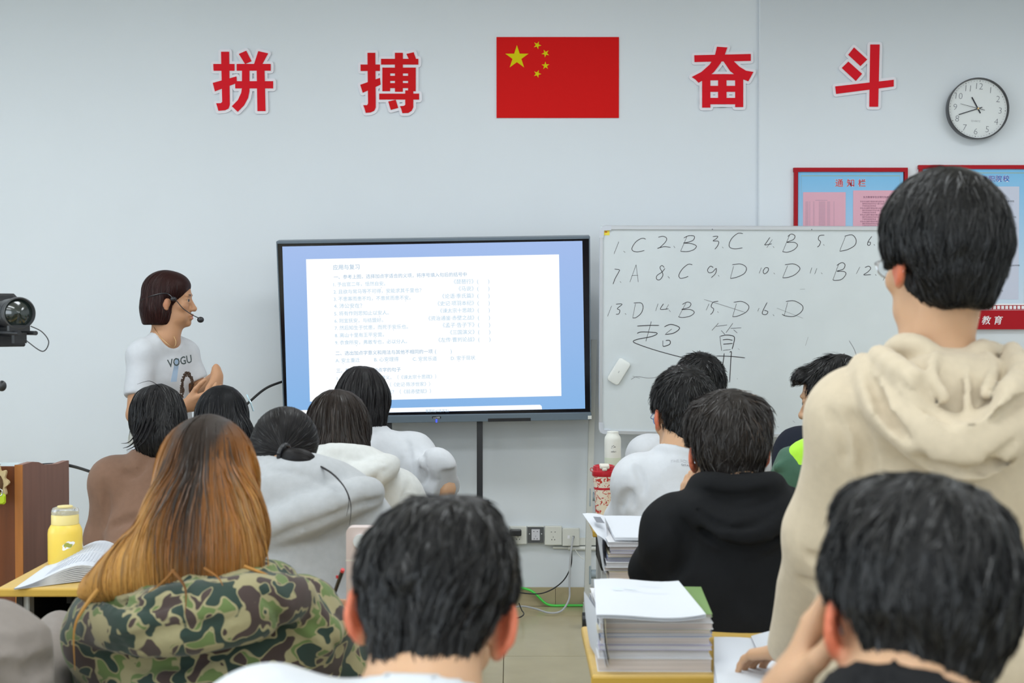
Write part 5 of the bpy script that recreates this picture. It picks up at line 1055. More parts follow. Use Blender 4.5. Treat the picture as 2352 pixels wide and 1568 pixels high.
# --- the girl with straight brown hair, off-white hoodie
def c_off(g, c):
    g.ell(tuple(P(800, 1075, 4.190)), (.135, .07, .07), None, .035)
    g.chain([P(715, 1125, 4.170), P(770, 1122, 4.125), P(830, 1103, 4.120), P(875, 1080, 4.150), P(903, 1062, 4.210)], [.03, .038, .038, .03, .016], .028)
    g.chain([P(700, 1045, 4.270), P(760, 1036, 4.180), P(830, 1042, 4.180), P(885, 1058, 4.230)], [.018, .02, .02, .014], .016)
    g.chain([P(760, 1148, 4.090), P(815, 1133, 4.070), P(865, 1103, 4.100)], [.008, .010, .009], .012, '-')
person('student with straight brown hair in an off-white hoodie, left of the display edge', headM(P(777, 1000, 4.350), 2, 8, 0, 1.04), P(790, 1075, 4.270), P(655, 1150, 4.270), P(905, 1140, 4.270), ER=P(965, 1195, 4.350), post=lambda g, c: [groove(g, [(802, 1128), (840, 1106), (875, 1086), (906, 1068)], .009, .003, .1), groove(g, [(735, 1045), (790, 1050), (850, 1058), (890, 1064)], .005, .006), groove(g, [(770, 1040), (771, 1060), (772, 1090)], .004, .004), groove(g, [(940, 1105), (935, 1130), (925, 1150)], .007, .010)], top=M_off, custom=c_off, tres=.010, folds=.003, fseed=6, sleeve=(.07, .06, .05), collar=False,
    hair=long_hair([('e', (0, -.016, .040), (.092, .108, .096)), ('wf', P(777, 995, 4.310), P(778, 1040, 4.270), .096, .093, ((0, 1, 0), 1.25)), ('-b', (0, .14, -.05), (.2, .085, .12), .02), ('-b', (0, -.05, -.31), (.3, .3, .24), .01)], (.030, .019, .014), n=2600, L=.17, seed=13, part=(0, -.01, .125), lo=(-.15, -.17, -.2), hi=(.15, .15, .17)))
# --- the girl in the white sweater before the display
def c_wh(g, c):
    E_ = c['ER']; g.chain([P(985, 1062, 4.80), P(1010, 1060, 4.77), P(1026, 1085, 4.77)], [.03, .026, .018], .045)
    g.chain([P(935, 1020, 4.83), P(942, 1070, 4.82), P(945, 1120, 4.83)], [.006, .012, .008], .015, '-'); g.chain([P(975, 1065, 4.78), P(960, 1105, 4.78)], [.005, .008], .012, '-')
person('student with bobbed dark hair in a white sweater directly before the display', headM(P(832, 930, 5.0), 0, 4, 0, 1.0), P(842, 1000, 4.95), P(740, 1060, 4.95), P(945, 1050, 4.95), ER=P(1022, 1122, 4.80), WR=P(975, 1135, 5.05), post=lambda g, c: [groove(g, [(934, 1010), (940, 1050), (942, 1110)], .009, .010), groove(g, [(962, 1030), (975, 1060), (978, 1100)], .007, .010), groove(g, [(985, 1085), (975, 1105), (960, 1115)], .006, .008)], top=M_wht, topname='sweater', custom=c_wh, short=True, scut=1.07, sleeve=(.082, .056, .05), folds=.004, fseed=8, bulk=1.05,
    hair=long_hair([('e', (0, -.016, .040), (.092, .108, .098)), ('wf', P(833, 930, 4.97), P(836, 957, 4.95), .094, .080, ((0, 1, 0), 1.2)), ('-b', (0, .14, -.05), (.2, .085, .12), .02)], (.020, .018, .020), n=2200, L=.15, seed=17, part=(.01, -.01, .125), lo=(-.15, -.17, -.2), hi=(.15, .15, .17)))
# --- the girl in the brown sweater
def c_br(g, c):
    g.chain([P(285, 1075, 4.62), P(300, 1098, 4.60), P(325, 1085, 4.60), P(338, 1060, 4.62)], [.003, .007, .006, .003], .02, '-')
    g.chain([P(335, 1022, 4.72), P(370, 1016, 4.68), P(410, 1022, 4.7)], .014, .014)
person('student with shoulder-length dark hair in a brown sweater at the far left row', headM(P(366, 975, 4.80), 8, 10, -6), P(350, 1055, 4.74), P(262, 1105, 4.74), P(470, 1110, 4.74), EL=P(240, 1240, 4.78), PV=V3(P(335, 1300, 4.62).x, 4.60, .505), thigh=.30, post=lambda g, c: [groove(g, [(282, 1082), (300, 1092), (322, 1080), (338, 1052)], .008, .015), groove(g, [(240, 1110), (245, 1160), (240, 1210)], .007, .02), groove(g, [(255, 1210), (290, 1195), (320, 1190)], .006, .02)], top=M_brn, topname='sweater', custom=c_br, folds=.003, fseed=3, sleeve=(.068, .062, .05), bulk=1.06,
    hair=long_hair([('e', (0, -.016, .040), (.093, .108, .096)), ('wf', P(366, 980, 4.76), P(360, 1008, 4.71), .090, .074, ((0, 1, 0), 1.3)), ('-b', (0, .14, -.05), (.2, .085, .10), .02)], (.016, .015, .017), n=2400, L=.16, seed=19, lo=(-.18, -.2, -.25), hi=(.17, .15, .17), jit=.2, wisps=[([P(372, 892, 4.76), P(345, 875, 4.72), P(315, 882, 4.7)], .0015), ([P(325, 940, 4.7), P(300, 985, 4.68), P(297, 1010, 4.66)], .0015), ([P(335, 960, 4.68), P(318, 1000, 4.64), P(300, 1022, 4.62), P(282, 1029, 4.62)], .006), ([P(345, 960, 4.67), P(328, 1000, 4.63), P(312, 1022, 4.61), P(290, 1034, 4.61)], .006), ([P(328, 960, 4.69), P(312, 995, 4.65), P(296, 1015, 4.63), P(278, 1018, 4.63)], .004), ([P(352, 970, 4.66), P(336, 1006, 4.62), P(322, 1022, 4.61), P(305, 1034, 4.61)], .007)]))
# --- the girl with straight black hair and a hair clip
def hair_clip(root, M): 
    long_hair([('e', (0, -.016, .040), (.090, .106, .096)), ('wf', P(511, 960, 5.27), P(511, 1020, 5.22), .096, .118, ((0, 1, 0), 1.4)), ('wf', P(511, 1020, 5.22), P(510, 1060, 5.2), .118, .118, ((0, 1, 0), 1.6)), ('-b', (0, .14, -.05), (.2, .085, .12), .02)], (.0105, .011, .014), n=2600, L=.24, seed=23, part=(0, -.01, .125), lo=(-.18, -.2, -.28), hi=(.18, .15, .17))(root, M)
    MB().tube(catmull([P(567, 906, 5.20), P(573, 919, 5.19), P(578, 932, 5.19), P(582, 944, 5.19)], 4), .0032, 6).build('hair_clip', mat('pale_blue_metal', (.55, .75, .85), .2, .6, metal=.6), root, True)
person('student with long straight black hair and a pale hair clip beside the teacher', headM(P(511, 968, 5.3), 0, 5, 0), P(511, 1045, 5.26), P(405, 1105, 5.26), P(618, 1105, 5.26), PV=V3(P(511, 0, 5.26).x, 5.2, .505), top=M_navy, topname='jacket', folds=.003, hair=hair_clip)
# --- two boys behind one another in white
person('student with cropped black hair in white, half hidden before the whiteboard', headM(P(1606, 903, 5.200), -4, 10, 0, 1.08), P(1600, 1005, 5.130), P(1490, 1050, 5.130), P(1715, 1055, 5.130), top=M_wht, topname='shirt', folds=.003, fseed=5,
    hair=short_hair(.016, .014, -.078, (.012, -.082, .084), n=2600, L=.035, lift=(.002, .010), seed=29, scalp=.020, jit=.35))
def c_w10(g, c): g.chain([P(1405, 1160, 4.120), P(1425, 1125, 4.110), P(1445, 1150, 4.100), P(1440, 1190, 4.100)], [.006, .012, .012, .006], .02, '-')
p10, g10, f10 = person('student in a white long-sleeved top with blue glasses and a visible hair whorl', headM(P(1568, 953, 4.300), 10, 12, 0, 1.08), P(1558, 1052, 4.220), P(1468, 1105, 4.220), P(1665, 1110, 4.220), EL=P(1432, 1200, 4.320), post=lambda g, c: [groove(g, [(1425, 1170), (1432, 1145), (1446, 1135), (1452, 1165)], .010, .012), groove(g, [(1460, 1070), (1475, 1100), (1478, 1140)], .006, .015)], top=M_wht, topname='long_sleeved_top', custom=c_w10, folds=.0035, fseed=9, sleeve=(.066, .056, .045), tres=.0085,
    hair=short_hair(.016, .014, -.085, (.0, -.088, .078), n=3200, L=.035, w=.002, lift=(.002, .009), seed=31, scalp=.022, jit=.3))
glasses(headM(P(1568, 953, 4.300), 10, 12, 0, 1.08), p10, M_blueframe)
print_on(f10, p10, 'THE FOURTH', P(1582, 1050, 4.100), (1, 0, 0), (0, 0, 1), .020, mat('pale_grey_print', (.50, .51, .54), .6, .2)); print_on(f10, p10, 'GIYAN', P(1584, 1062, 4.100), (1, 0, 0), (0, 0, 1), .013, M_greyink)
# --- the boy in the black hoodie, hand on his cheek
p11, _, _ = person('student in a black hoodie leaning his cheek on his hand, right of the book stack', headM(P(1670, 1040, 3.35), 3, 6, -2, 1.03), P(1690, 1118, 3.28), P(1562, 1225, 3.28), P(1805, 1215, 3.28), EL=P(1520, 1310, 3.40), WL=P(1572, 1185, 3.46), hands=((-1, (.16, .10, 1), (-.8, -.2, .1), {'side': 1, 'curl': (15, 40, 40), 's': .92}),), post=lambda g, c: [groove(g, [(1592, 1160), (1635, 1198), (1690, 1212), (1745, 1198), (1795, 1165)], .009, .005), groove(g, [(1545, 1190), (1575, 1230), (1570, 1290), (1545, 1325)], .009, .02), groove(g, [(1610, 1125), (1660, 1140), (1720, 1140), (1770, 1125)], .007, .010)], top=M_black, custom=lambda g, c: hood(g, c, .092, .090, .034, .105), tres=.0085, folds=.004, fseed=7, sleeve=(.078, .07, .052), bulk=1.10, collar=False, flare=30, cv=.005,
    hair=short_hair(.022, .022, -.085, (.015, -.065, .115), side=.012, n=3400, L=.06, w=.0024, lift=(0, .010), seed=37, jit=.35, noise=.003, colf=lambda p, r, t: np.array((.020, .016, .014))[None] * (.6 + .8 * r[:, None]) + np.array((.13, .060, .018))[None] * (np.clip(r - .80, 0, .2) * 5 * np.clip((p[:, 0] - .50) * 16, 0, 1) * np.clip(wob(p, 60, 4) + .2, 0, 1))[:, None], extra=(('e', (.055, -.03, .075), (.045, .06, .05), .02), ('e', (-.05, -.03, .07), (.045, .06, .055), .02))))
glasses(headM(P(1670, 1040, 3.35), 3, 6, -2, 1.03), p11, M_silver)
# --- the boy at the right turned to the left, dark jacket
HJ = headM(P(1916, 921, 4.3), 58, 6, 0, 1.0)
p12, g12, f12 = person('student in a dark navy jacket turning his face to the left, beside the standing student', HJ, P(1925, 1005, 4.27), P(1842, 1045, 4.20), P(2010, 1050, 4.38), EL=P(1810, 1140, 4.12), WL=V3(.87, 4.36, .80), PV=V3(.96, 4.20, .505), legfw=(.25, .97, 0), thigh=.36, own_seat=False, top=M_navy, topname='jacket', folds=.004, fseed=12, sleeve=(.07, .06, .05),
    hair=short_hair(.018, .018, -.07, (.0, -.06, .11), n=2600, L=.06, lift=(0, .012), seed=41, jit=.4, face=.06, facey=.015, extra=(('e', (-.02, .075, .075), (.06, .035, .035), .02), ('c', (-.06, .07, .06), (-.07, .06, .02), .018, .008, .01), ('c', (-.03, .10, .07), (-.035, .112, .03), .014, .004, .01))))
print_on(f12, p12, 'K+X', P(1788, 1040, 4.1), (.35, 0, .9), (-.9, 0, .35), .028, M_white, 'sleeve_print')
# --- the student half outside the frame at the lower left
person('student in a taupe sweatshirt leaning in from the lower left edge', headM(P(-190, 1260, 2.55), -10, 20, 0), P(-175, 1440, 2.45), P(-420, 1520, 2.45), P(-22, 1520, 2.42), ER=P(52, 1665, 2.60), WR=P(138, 1448, 3.0), hands=((1, (.25, 1, .0), (0, .0, 1), {'side': -1}),), post=lambda g, c: [groove(g, [(-5, 1470), (40, 1482), (85, 1470)], .010, .02), groove(g, [(5, 1530), (60, 1540), (120, 1520)], .012, .02)], top=M_taupe, topname='sweatshirt', folds=.006, fseed=14, sleeve=(.088, .072, .05), tres=.009,
    custom=lambda g, c: (g.chain([P(-20, 1520, 2.31), P(50, 1545, 2.33), P(115, 1525, 2.45)], [.004, .009, .004], .02, '-'), g.chain([P(-60, 1500, 2.36), P(20, 1515, 2.36), P(90, 1500, 2.55)], [.03, .03, .02], .03)), hair=short_hair(seed=43))
# --- the teacher
HT = headM(P(390, 690, 6.05), -86, 0, 0, .97)
NBT = P(375, 775, 6.05)
def c_tee(g, c):
    g.chain([P(318, 845, 5.83), P(330, 870, 5.82), P(325, 895, 5.83)], [.003, .006, .003], .01, '-'); g.chain([P(372, 850, 5.86), P(366, 900, 5.86)], [.004, .01], .015, '-')
M_tskin = (.50, .265, .145)
def bob(root, M):
    col = (.050, .014, .012)
    f = hair_field(M, [('e', (0, -.018, .042), (.088, .104, .092)), ('e', (0, -.048, -.030), (.092, .078, .080), .03), ('c', (0, -.05, -.03), (0, -.045, -.075), .075, .078, .02), ('e', (0, .03, .06), (.078, .060, .055)),
        ('-b', (0, .150, -.030), (.2, .088, .135), .015, (math.radians(-28), 0, 0)), ('-b', (0, .0, -.21), (.3, .3, .105), .008), ('-e', (.095, .012, -.022), (.03, .030, .038), .01), ('-e', (-.095, .012, -.022), (.03, .030, .038), .01), ('-b', (0, .095, -.07), (.2, .075, .05), .01)], (-.15, -.17, -.17), (.15, .16, .17), .005)
    v, q = f.mesh(); cf = dark(col, .9); cap = np_mesh('hair', v, q, M_hair, root, cf(v, np.full(len(v), .4), None)); pt = A3(M @ Vector((.0, .05, .12)))
    def fl(p, t): d = p - pt; d[:, 2] = 0; d /= np.maximum(np.linalg.norm(d, axis=1, keepdims=True), .01); return d * np.clip(1 - (pt[2] - p[:, 2:3]) / .07, 0, 1) + V3(0, 0, -1)
    z = v[:, 2]; ribbons('strands', f, pick(v, 2600, 6, .2 + (z - z.min())), fl, 9, .12, .0022, M_strand, cap, cf, (-.001, .002), .12, seed=6, stuff=True)
ff = Vector((.82, -.57, 0)); rr_ = Vector((-.57, -.82, 0))
pT, gT, fT = person('woman teaching in a white printed T-shirt with reddish bobbed hair, facing the display', HT, NBT, NBT + rr_ * -.118 + Vector((0, 0, -.075)), NBT + rr_ * .118 + Vector((0, 0, -.075)), EL=P(458, 900, 6.16), WL=P(498, 864, 5.93), ER=P(312, 952, 5.86), WR=P(432, 930, 5.72), PV=P(384, 1010, 6.06), stand=True, skin=M_tskin, ear=(.55, .25, .14),
    hands=((-1, (.12, -.25, -1), (1, -.15, .15), {'side': 1, 'curl': (55, 55, 35)}), (1, (1, -.1, .30), (.1, -.75, -.6), {'side': -1, 'curl': (20, 30, 15)})), top=M_wht, topname='tshirt', short=True, tres=.0075, folds=.003, fseed=15, sleeve=(.058, .058, .05), bulk=.76, custom=c_tee, cv=.0, post=lambda g, c: g.ell(tuple(c['NB'] + c['fw'] * .055 + V3(0, 0, .004)), (.056, .056, .045), None, .015, '-'), neck=(.046, .050), hair=bob, collar=False, trousers=mat('pale_trousers', (.5, .5, .46), .8, .2), flare=8)
print_on(fT, pT, 'VOGU', P(414, 838, 5.86), (.57, .82, .14), (-.06, 0, 1), .046, mat('dark_glitter_print', (.05, .07, .07), .3, .6), 'shirt_lettering', bold=.02)
mb = MB(); o_ = P(400, 838, 5.8)
mb.prism([(-.015, -.055), (.018, -.055), (.034, .04), (.012, .04)], 0, .0002, frame(P(398, 846, 5.86), (.57, .82, 0), (0, 0, 1))); v_ = project(fT, mb.v, .001); mb.v = [Vector(q) for q in v_]; mb.build('blue_patch', mat('pale_blue_print', (.42, .56, .74), .6, .2), pT)
mb = MB(); fr_ = frame(P(430, 882, 5.84), (.57, .82, 0), (0, 0, 1)); rg = np.random.default_rng(5)
for k in range(420):
    a = rg.uniform(-.9, math.pi + .9); r_ = rg.uniform(.62, 1.0); x, y = .034 * r_ * math.cos(a), .052 * r_ * math.sin(a)
    if rg.uniform() < .35: x, y = (-.030 if rg.uniform() < .6 else .030) + rg.uniform(-.008, .008), rg.uniform(-.055, .0)
    mb.add([fr_ @ Vector((x + dx, y + dy, 0)) for dx, dy in ((-.0026, -.0026), (.0026, -.0026), (.0026, .0026), (-.0026, .0026))], [[0, 1, 2, 3]])
v_ = project(fT, mb.v, .0016); mb.v = [Vector(q) for q in v_]; o_ = mb.build('sequins', mat('bronze_sequins', (.16, .10, .07), .25, .6, metal=.6), pT); o_['kind'] = 'stuff'
MB().tube(catmull([P(352, 748, 6.02), P(362, 765, 5.98), P(380, 785, 5.955), P(398, 797, 5.96), P(404, 785, 5.98), P(398, 770, 6.0)], 6), .0012, 5).build('necklace', M_brass, pT, True)
ea = HT @ Vector((.088, .030, .006)); mic = thing('headset_microphone', 'black headset microphone with a foam tip worn by the teacher', 'microphone', ea)
MB().ball(ea, (.014, .012, .010), 12).build('ear_unit', M_blk, mic, True); MB().tube(catmull([HT @ Vector(c) for c in ((.088, .03, .006), (.088, .045, -.004), (.080, .070, -.035), (.060, .105, -.062), (.040, .128, -.075))], 6), .002, 6).build('boom', M_blk, mic, True)
MB().ball(HT @ Vector((.036, .138, -.084)), (.015, .013, .013), 14).build('foam_tip', M_blk, mic, True); MB().tube(catmull([HT @ Vector(c) for c in ((.088, .03, .006), (.09, .0, .03), (.085, -.06, .02), (.05, -.115, .0))], 5), .0025, 6).build('headband', M_blk, mic, True)
# ------------------------------------------------------------------ desks
M_desk = mat('yellow_desk_laminate', (.66, .44, .12), .35, .45, noise=.06, nscale=9, stretch=(1, 6, 6))
M_deskedge = mat('yellow_desk_edge', (.58, .36, .06), .4, .4)
M_leg = mat('pale_grey_desk_steel', (.55, .56, .55), .4, .45); M_inner = mat('dark_desk_tray', (.035, .033, .03), .7, .2)
def desk(x0, x1, y0, y1, label, z=.75):
    t = thing('school_desk', label, 'desk', ((x0 + x1) / 2, (y0 + y1) / 2, 0), 'yellow school desks in the rows')
    MB().box((x0, y0, z - .02), (x1, y1, z), None, .004).build('tabletop', [M_desk], t, True, sharp=.5)
    MB().box((x0 - .002, y0 - .002, z - .023), (x1 + .002, y0 + .004, z - .003), None, .003).build('edge_band', M_deskedge, t)
    b = MB().box((x0 + .03, y0 + .05, z - .14), (x1 - .03, y1 - .02, z - .125)).box((x0 + .03, y1 - .035, z - .125), (x1 - .03, y1 - .02, z - .022)); b.box((x0 + .03, y0 + .05, z - .125), (x0 + .045, y1 - .035, z - .022)).box((x1 - .045, y0 + .05, z - .125), (x1 - .03, y1 - .035, z - .022)); b.build('book_tray', M_inner, t)
    for x in (x0 + .03, x1 - .06):
        l = MB().box((x, y0 + .06, .03), (x + .03, y0 + .10, z - .022), None, .003).box((x, y1 - .07, .03), (x + .03, y1 - .03, z - .022), None, .003).box((x, y0 + .01, 0), (x + .03, y1 - .01, .03), None, .004); l.build('leg', M_leg, t)
    return t
desk(-1.312, -.715, 3.615, 4.10, 'yellow school desk under the yellow bottle and open book, left of the orange-haired student')
desk(-.705, -.11, 3.615, 4.04, 'yellow school desk in front of the ponytailed student')
desk(-1.345, -.75, 2.80, 3.19, 'yellow school desk under the hand of the taupe-sleeved student, lower left')
desk(-.74, -.145, 2.82, 3.19, 'yellow school desk in front of the student in camouflage')
desk(.155, .80, 2.74, 3.17, 'yellow school desk under the big white book stack, lower right')
desk(.262, .86, 3.655, 4.11, 'yellow school desk in front of the student in black, under the rear book stack')
desk(.262, .86, 4.58, 4.96, 'yellow school desk carrying the red tumbler and white bottle')
# ------------------------------------------------------------------ books and papers
M_paper = mat('white_paper', (.64, .67, .73), .7, .2); M_edge = mat('paper_edges', (.56, .55, .57), .8, .15, noise=.16, nscale=14, stretch=(.3, .3, 45)); M_edge2 = mat('warm_paper_edges', (.58, .52, .50), .8, .15, noise=.16, nscale=14, stretch=(.3, .3, 45))
M_cov = [mat('cover_' + n, c, .45, .4) for n, c in (('lilac', (.45, .42, .58)), ('cream', (.66, .60, .44)), ('white', (.70, .71, .74)), ('blue', (.30, .36, .55)), ('yellow', (.72, .60, .22)), ('green', (.20, .32, .12)))]
M_print = mat('page_print', (.60, .63, .70), .7, .2)
def book(x0, x1, y0, y1, z0, z1, rot, label, cov, edge=M_edge, group=None, name='book', spine=-1):
    c = Vector(((x0 + x1) / 2, (y0 + y1) / 2, z0)); t = thing(name, label, 'book', c, group); M = Matrix.Translation(c) @ Matrix.Rotation(math.radians(rot), 4, 'Z'); w, d, h = (x1 - x0) / 2, (y1 - y0) / 2, z1 - z0; e = min(.0012, h * .1)
    MB().box((-w + .002, -d + .002, e), (w - .002, d - .002, h - e), M).build('pages', edge, t)
    cb = MB().box((-w, -d, 0), (w, d, e), M).box((-w, -d, h - e), (w, d, h), M).box((-w - .001, -d, 0), (-w + .001, d, h), M) if spine < 0 else MB().box((-w, -d, 0), (w, d, e), M).box((-w, -d, h - e), (w, d, h), M)
    cb.build('cover', cov, t); return t
z = .75; rg = random.Random(4)
X0, X1 = P(1377, 1500, 2.76).x, P(1640, 1500, 2.76).x; XR_ = X1
th = [(.026, M_edge2, 2, 0), (.016, M_edge, 2, 1), (.010, M_edge, 0, 0), (.014, M_edge2, 2, 0), (.0075, M_edge, 3, 1), (.006, M_edge2, 1, 0), (.013, M_edge2, 2, 0), (.012, M_edge, 2, 1)]
nm_ = ['thickest book at the bottom', 'white-edged book second from the bottom', 'lilac covered book third from the bottom', 'fourth book from the bottom', 'thin blue covered book in the middle', 'thin cream book above the blue one', 'book third from the top', 'pale book lying under the green cover']
for k, (h, e, cv, sp) in enumerate(th):
    book(X0 + rg.uniform(-.002, .004), X1 - rg.uniform(0, .006), 2.765 + rg.uniform(-.004, .004), 3.055 + rg.uniform(-.01, .01), z, z + h, rg.uniform(-1.2, 1.2), nm_[k] + ' of the near right stack', M_cov[cv], e, 'books in the near right stack', spine=1); z += h + .0004
book(X1 - .19, X1 + .005, 2.77, 3.05, z, z + .005, -3, 'green and pink covered booklet sticking out below the top white booklet', M_cov[5], M_edge2, 'books in the near right stack', spine=1); z += .0055
def sheet(name, label, f, nu, nv, m, th=.0008, cat='paper', group=None, parent=None):
    """thin curved sheet or booklet from a function (u,v) -> point"""
    mb = MB(); g = [[Vector(f(u / nu, v / nv)) for v in range(nv + 1)] for u in range(nu + 1)]; nrm = Vector((0, 0, 1)); vs = [p for r in g for p in r]; n = len(vs); ff = []
    mb.v = vs + [p - Vector((0, 0, th)) for p in vs]
    I = lambda a, b: a * (nv + 1) + b
    for a in range(nu):
        for b in range(nv): ff += [[I(a, b), I(a + 1, b), I(a + 1, b + 1), I(a, b + 1)], [n + I(a, b + 1), n + I(a + 1, b + 1), n + I(a + 1, b), n + I(a, b)]]
    for a in range(nu): ff += [[I(a + 1, 0), I(a, 0), n + I(a, 0), n + I(a + 1, 0)], [I(a, nv), I(a + 1, nv), n + I(a + 1, nv), n + I(a, nv)]]
    for b in range(nv): ff += [[I(0, b), I(0, b + 1), n + I(0, b + 1), n + I(0, b)], [I(nu, b + 1), I(nu, b), n + I(nu, b), n + I(nu, b + 1)]]
    mb.f = ff; mb.m = [0] * len(ff); o = mb.build(name, m, parent, True, origin=vs[0] if parent is None else None, sharp=.6)
    if parent is None: tag(o, label, cat, group)
    return o
zt = z
bk = thing('booklet', 'white open booklet lying curled on top of the near right stack', 'booklet', (X0 + .1, 2.85, zt), 'books in the near right stack')
TL_, TR_, BL_, BR_ = Vector((X0 + .003, 3.00, zt + .020)), Vector((X1 - .040, 3.01, zt + .020)), Vector((X0 - .010, 2.705, zt + .008)), Vector((X1 - .022, 2.715, zt + .012))
fb = lambda dz: (lambda u, v: (TL_ * (1 - u) + TR_ * u) * v + (BL_ * (1 - u) + BR_ * u) * (1 - v) + Vector((0, 0, dz + .004 * math.sin(u * 5 + .6) - .006 * (1 - v) ** 3 * math.sin(u * 3.1))))
for k, dz in enumerate((-.004, -.001, .0015)): sheet('page', '', fb(dz), 10, 8, M_paper, .0012, parent=bk)
m = MB()
for u0, v0, u1, v1 in ((.2, .72, .3, .62), (.32, .70, .45, .66), (.5, .60, .78, .595), (.34, .62, .5, .615), (.5, .8, .75, .795)):
    q = [Vector(fb(.0022)(a, b)) for a, b in ((u0, v1), (u1, v1), (u1, v0), (u0, v0))]; m.add(q, [[0, 1, 2, 3]])
m.build('faint_print', mat('faint_blue_print', (.62, .68, .74), .7, .2), bk)
for k in range(4):
    xa = X0 - .004 - .006 * k; sheet('hanging_sheet', ['cream folder leaning against the left side of the near stack', 'loose sheet hanging just outside the cream folder of the near stack', 'loose sheet second from the outside on the left of the near stack', 'outermost loose sheet hanging down the left side of the near stack'][k],
        (lambda xa, k: lambda u, v: Vector((X0 + .010 - .007 * k + (v ** 2) * .010 - .002 * k + .016 * (1 - u) * (k / 3), 2.73 + .012 * k + u * .2 + .02 * k * (1 - v), zt - .006 - v * (.085 + .006 * k))))(xa, k), 3, 6, M_paper if k != 0 else M_cov[1], .0008, group='loose sheets on the near right stack')
# open papers on the near right desk
def flat(px0, py0, px1, py1, px2, py2, px3, py3, zz, lift=0.0):
    def g(px, py): d = ray(px, py); return EYE + d * ((zz - EYE.z) / d.z)
    A, Bq, C_, D_q = g(px0, py0), g(px1, py1), g(px2, py2), g(px3, py3)
    return lambda u, v: (A * (1 - u) + Bq * u) * (1 - v) + (D_q * (1 - u) + C_ * u) * v + Vector((0, 0, lift * (math.sin(u * 3.1) * .6 + math.sin(v * 2.5) * .4)))
for k, (q, zz, lf, lb) in enumerate((((1640, 1462, 1745, 1466, 1840, 1620, 1640, 1600), .756, .002, 'flat sheet of paper beside the near stack, left one on the desk'), ((1725, 1460, 1850, 1436, 1960, 1600, 1800, 1640), .760, .006, 'sheet of paper with a raised corner on the desk before the standing student'), ((1640, 1520, 1760, 1512, 1830, 1640, 1660, 1660), .764, .004, 'front sheet of paper overlapping the others on the near right desk'))):
    o = sheet('paper_sheet', lb, flat(*q, zz, lf), 8, 6, M_paper, .001, group='papers on the near right desk')
q = flat(1680, 1475, 1740, 1475, 1770, 1500, 1700, 1500, .7645, .0); m = MB()
for k in range(5): m.add([Vector(q(0, k / 5)), Vector(q(1, k / 5)), Vector(q(1, k / 5 + .07)), Vector(q(0, k / 5 + .07))], [[3, 2, 1, 0]])
# rear stack
z = .75; X0b, X1b = P(1400, 1300, 3.71).x, P(1400, 1300, 3.71).x + .205
th = [(.028, M_edge2, 1), (.010, M_edge2, 2), (.014, M_edge, 2), (.007, M_edge, 0), (.006, M_edge, 3), (.008, M_edge2, 1), (.008, M_edge, 0), (.010, M_edge2, 2), (.012, M_edge, 2)]
for k, (h, e, cv) in enumerate(th):
    book(X0b + rg.uniform(-.012, .006), X1b + rg.uniform(-.006, .006), 3.69 + rg.uniform(-.012, .006), 3.96, z, z + h, rg.uniform(-3, 3), ['thick cream book at the very bottom', 'white paper block second from the bottom', 'white book third from the bottom', 'lilac booklet fourth from the bottom', 'blue booklet in the middle', 'cream booklet above the blue one', 'lilac booklet third from the top', 'book second from the top', 'topmost closed book'][k] + ' of the rear stack by the student in black', M_cov[cv], e, 'books in the rear stack', spine=1); z += h + .0005
TLb, TRb, BLb, BRb = Vector((X0b + .004, 4.0, z + .022)), Vector((X1b, 4.0, z + .012)), Vector((X0b + .012, 3.685, z + .010)), Vector((X1b + .01, 3.66, z + .003))
sheet('booklet', 'white booklet on top of the rear stack by the student in black', lambda u, v: (TLb * (1 - u) + TRb * u) * v + (BLb * (1 - u) + BRb * u) * (1 - v) + Vector((0, 0, .004 * math.sin(u * 3))), 8, 6, M_paper, .008, cat='booklet', group='books in the rear stack')
ls = sheet('leaning_sheet', 'white printed sheet slanting out to the left at the top of the rear stack', lambda u, v: P(1338, 1179, 3.9) * (1 - u) * (1 - v) + P(1388, 1184, 3.92) * u * (1 - v) + P(1398, 1250, 3.72) * u * v + P(1372, 1228, 3.74) * (1 - u) * v + Vector((0, 0, .004 * math.sin(u * 3))), 5, 5, M_paper, .001, group='loose sheets on the rear stack')
m = MB(); m.add([P(1362, 1190.5, 3.84), P(1379, 1191.5, 3.84), P(1389, 1206, 3.80), P(1370, 1204, 3.80)], [[0, 3, 2, 1]]); v_ = [p + Vector((0, -.004, .006)) for p in m.v]; m.v = v_; m.build('printed_picture', mat('grey_picture_print', (.2, .21, .24), .6, .2), ls)
for k in range(4):
    sheet('hanging_sheet', ['outer loose sheet sagging down the left of the rear stack', 'second loose sheet on the left of the rear stack', 'third loose sheet on the left of the rear stack', 'yellowish folder on the left of the rear stack'][k],
        (lambda k: lambda u, v: Vector((X0b - .022 + .005 * k + v * .010 + (1 - v) * .006 * math.sin(u * 4 + k), 3.70 + .05 * k + u * .12, z - .004 - v * (.085 + .008 * k))))(k), 3, 5, M_paper if k != 3 else M_cov[1], .0008, group='loose sheets on the rear stack')
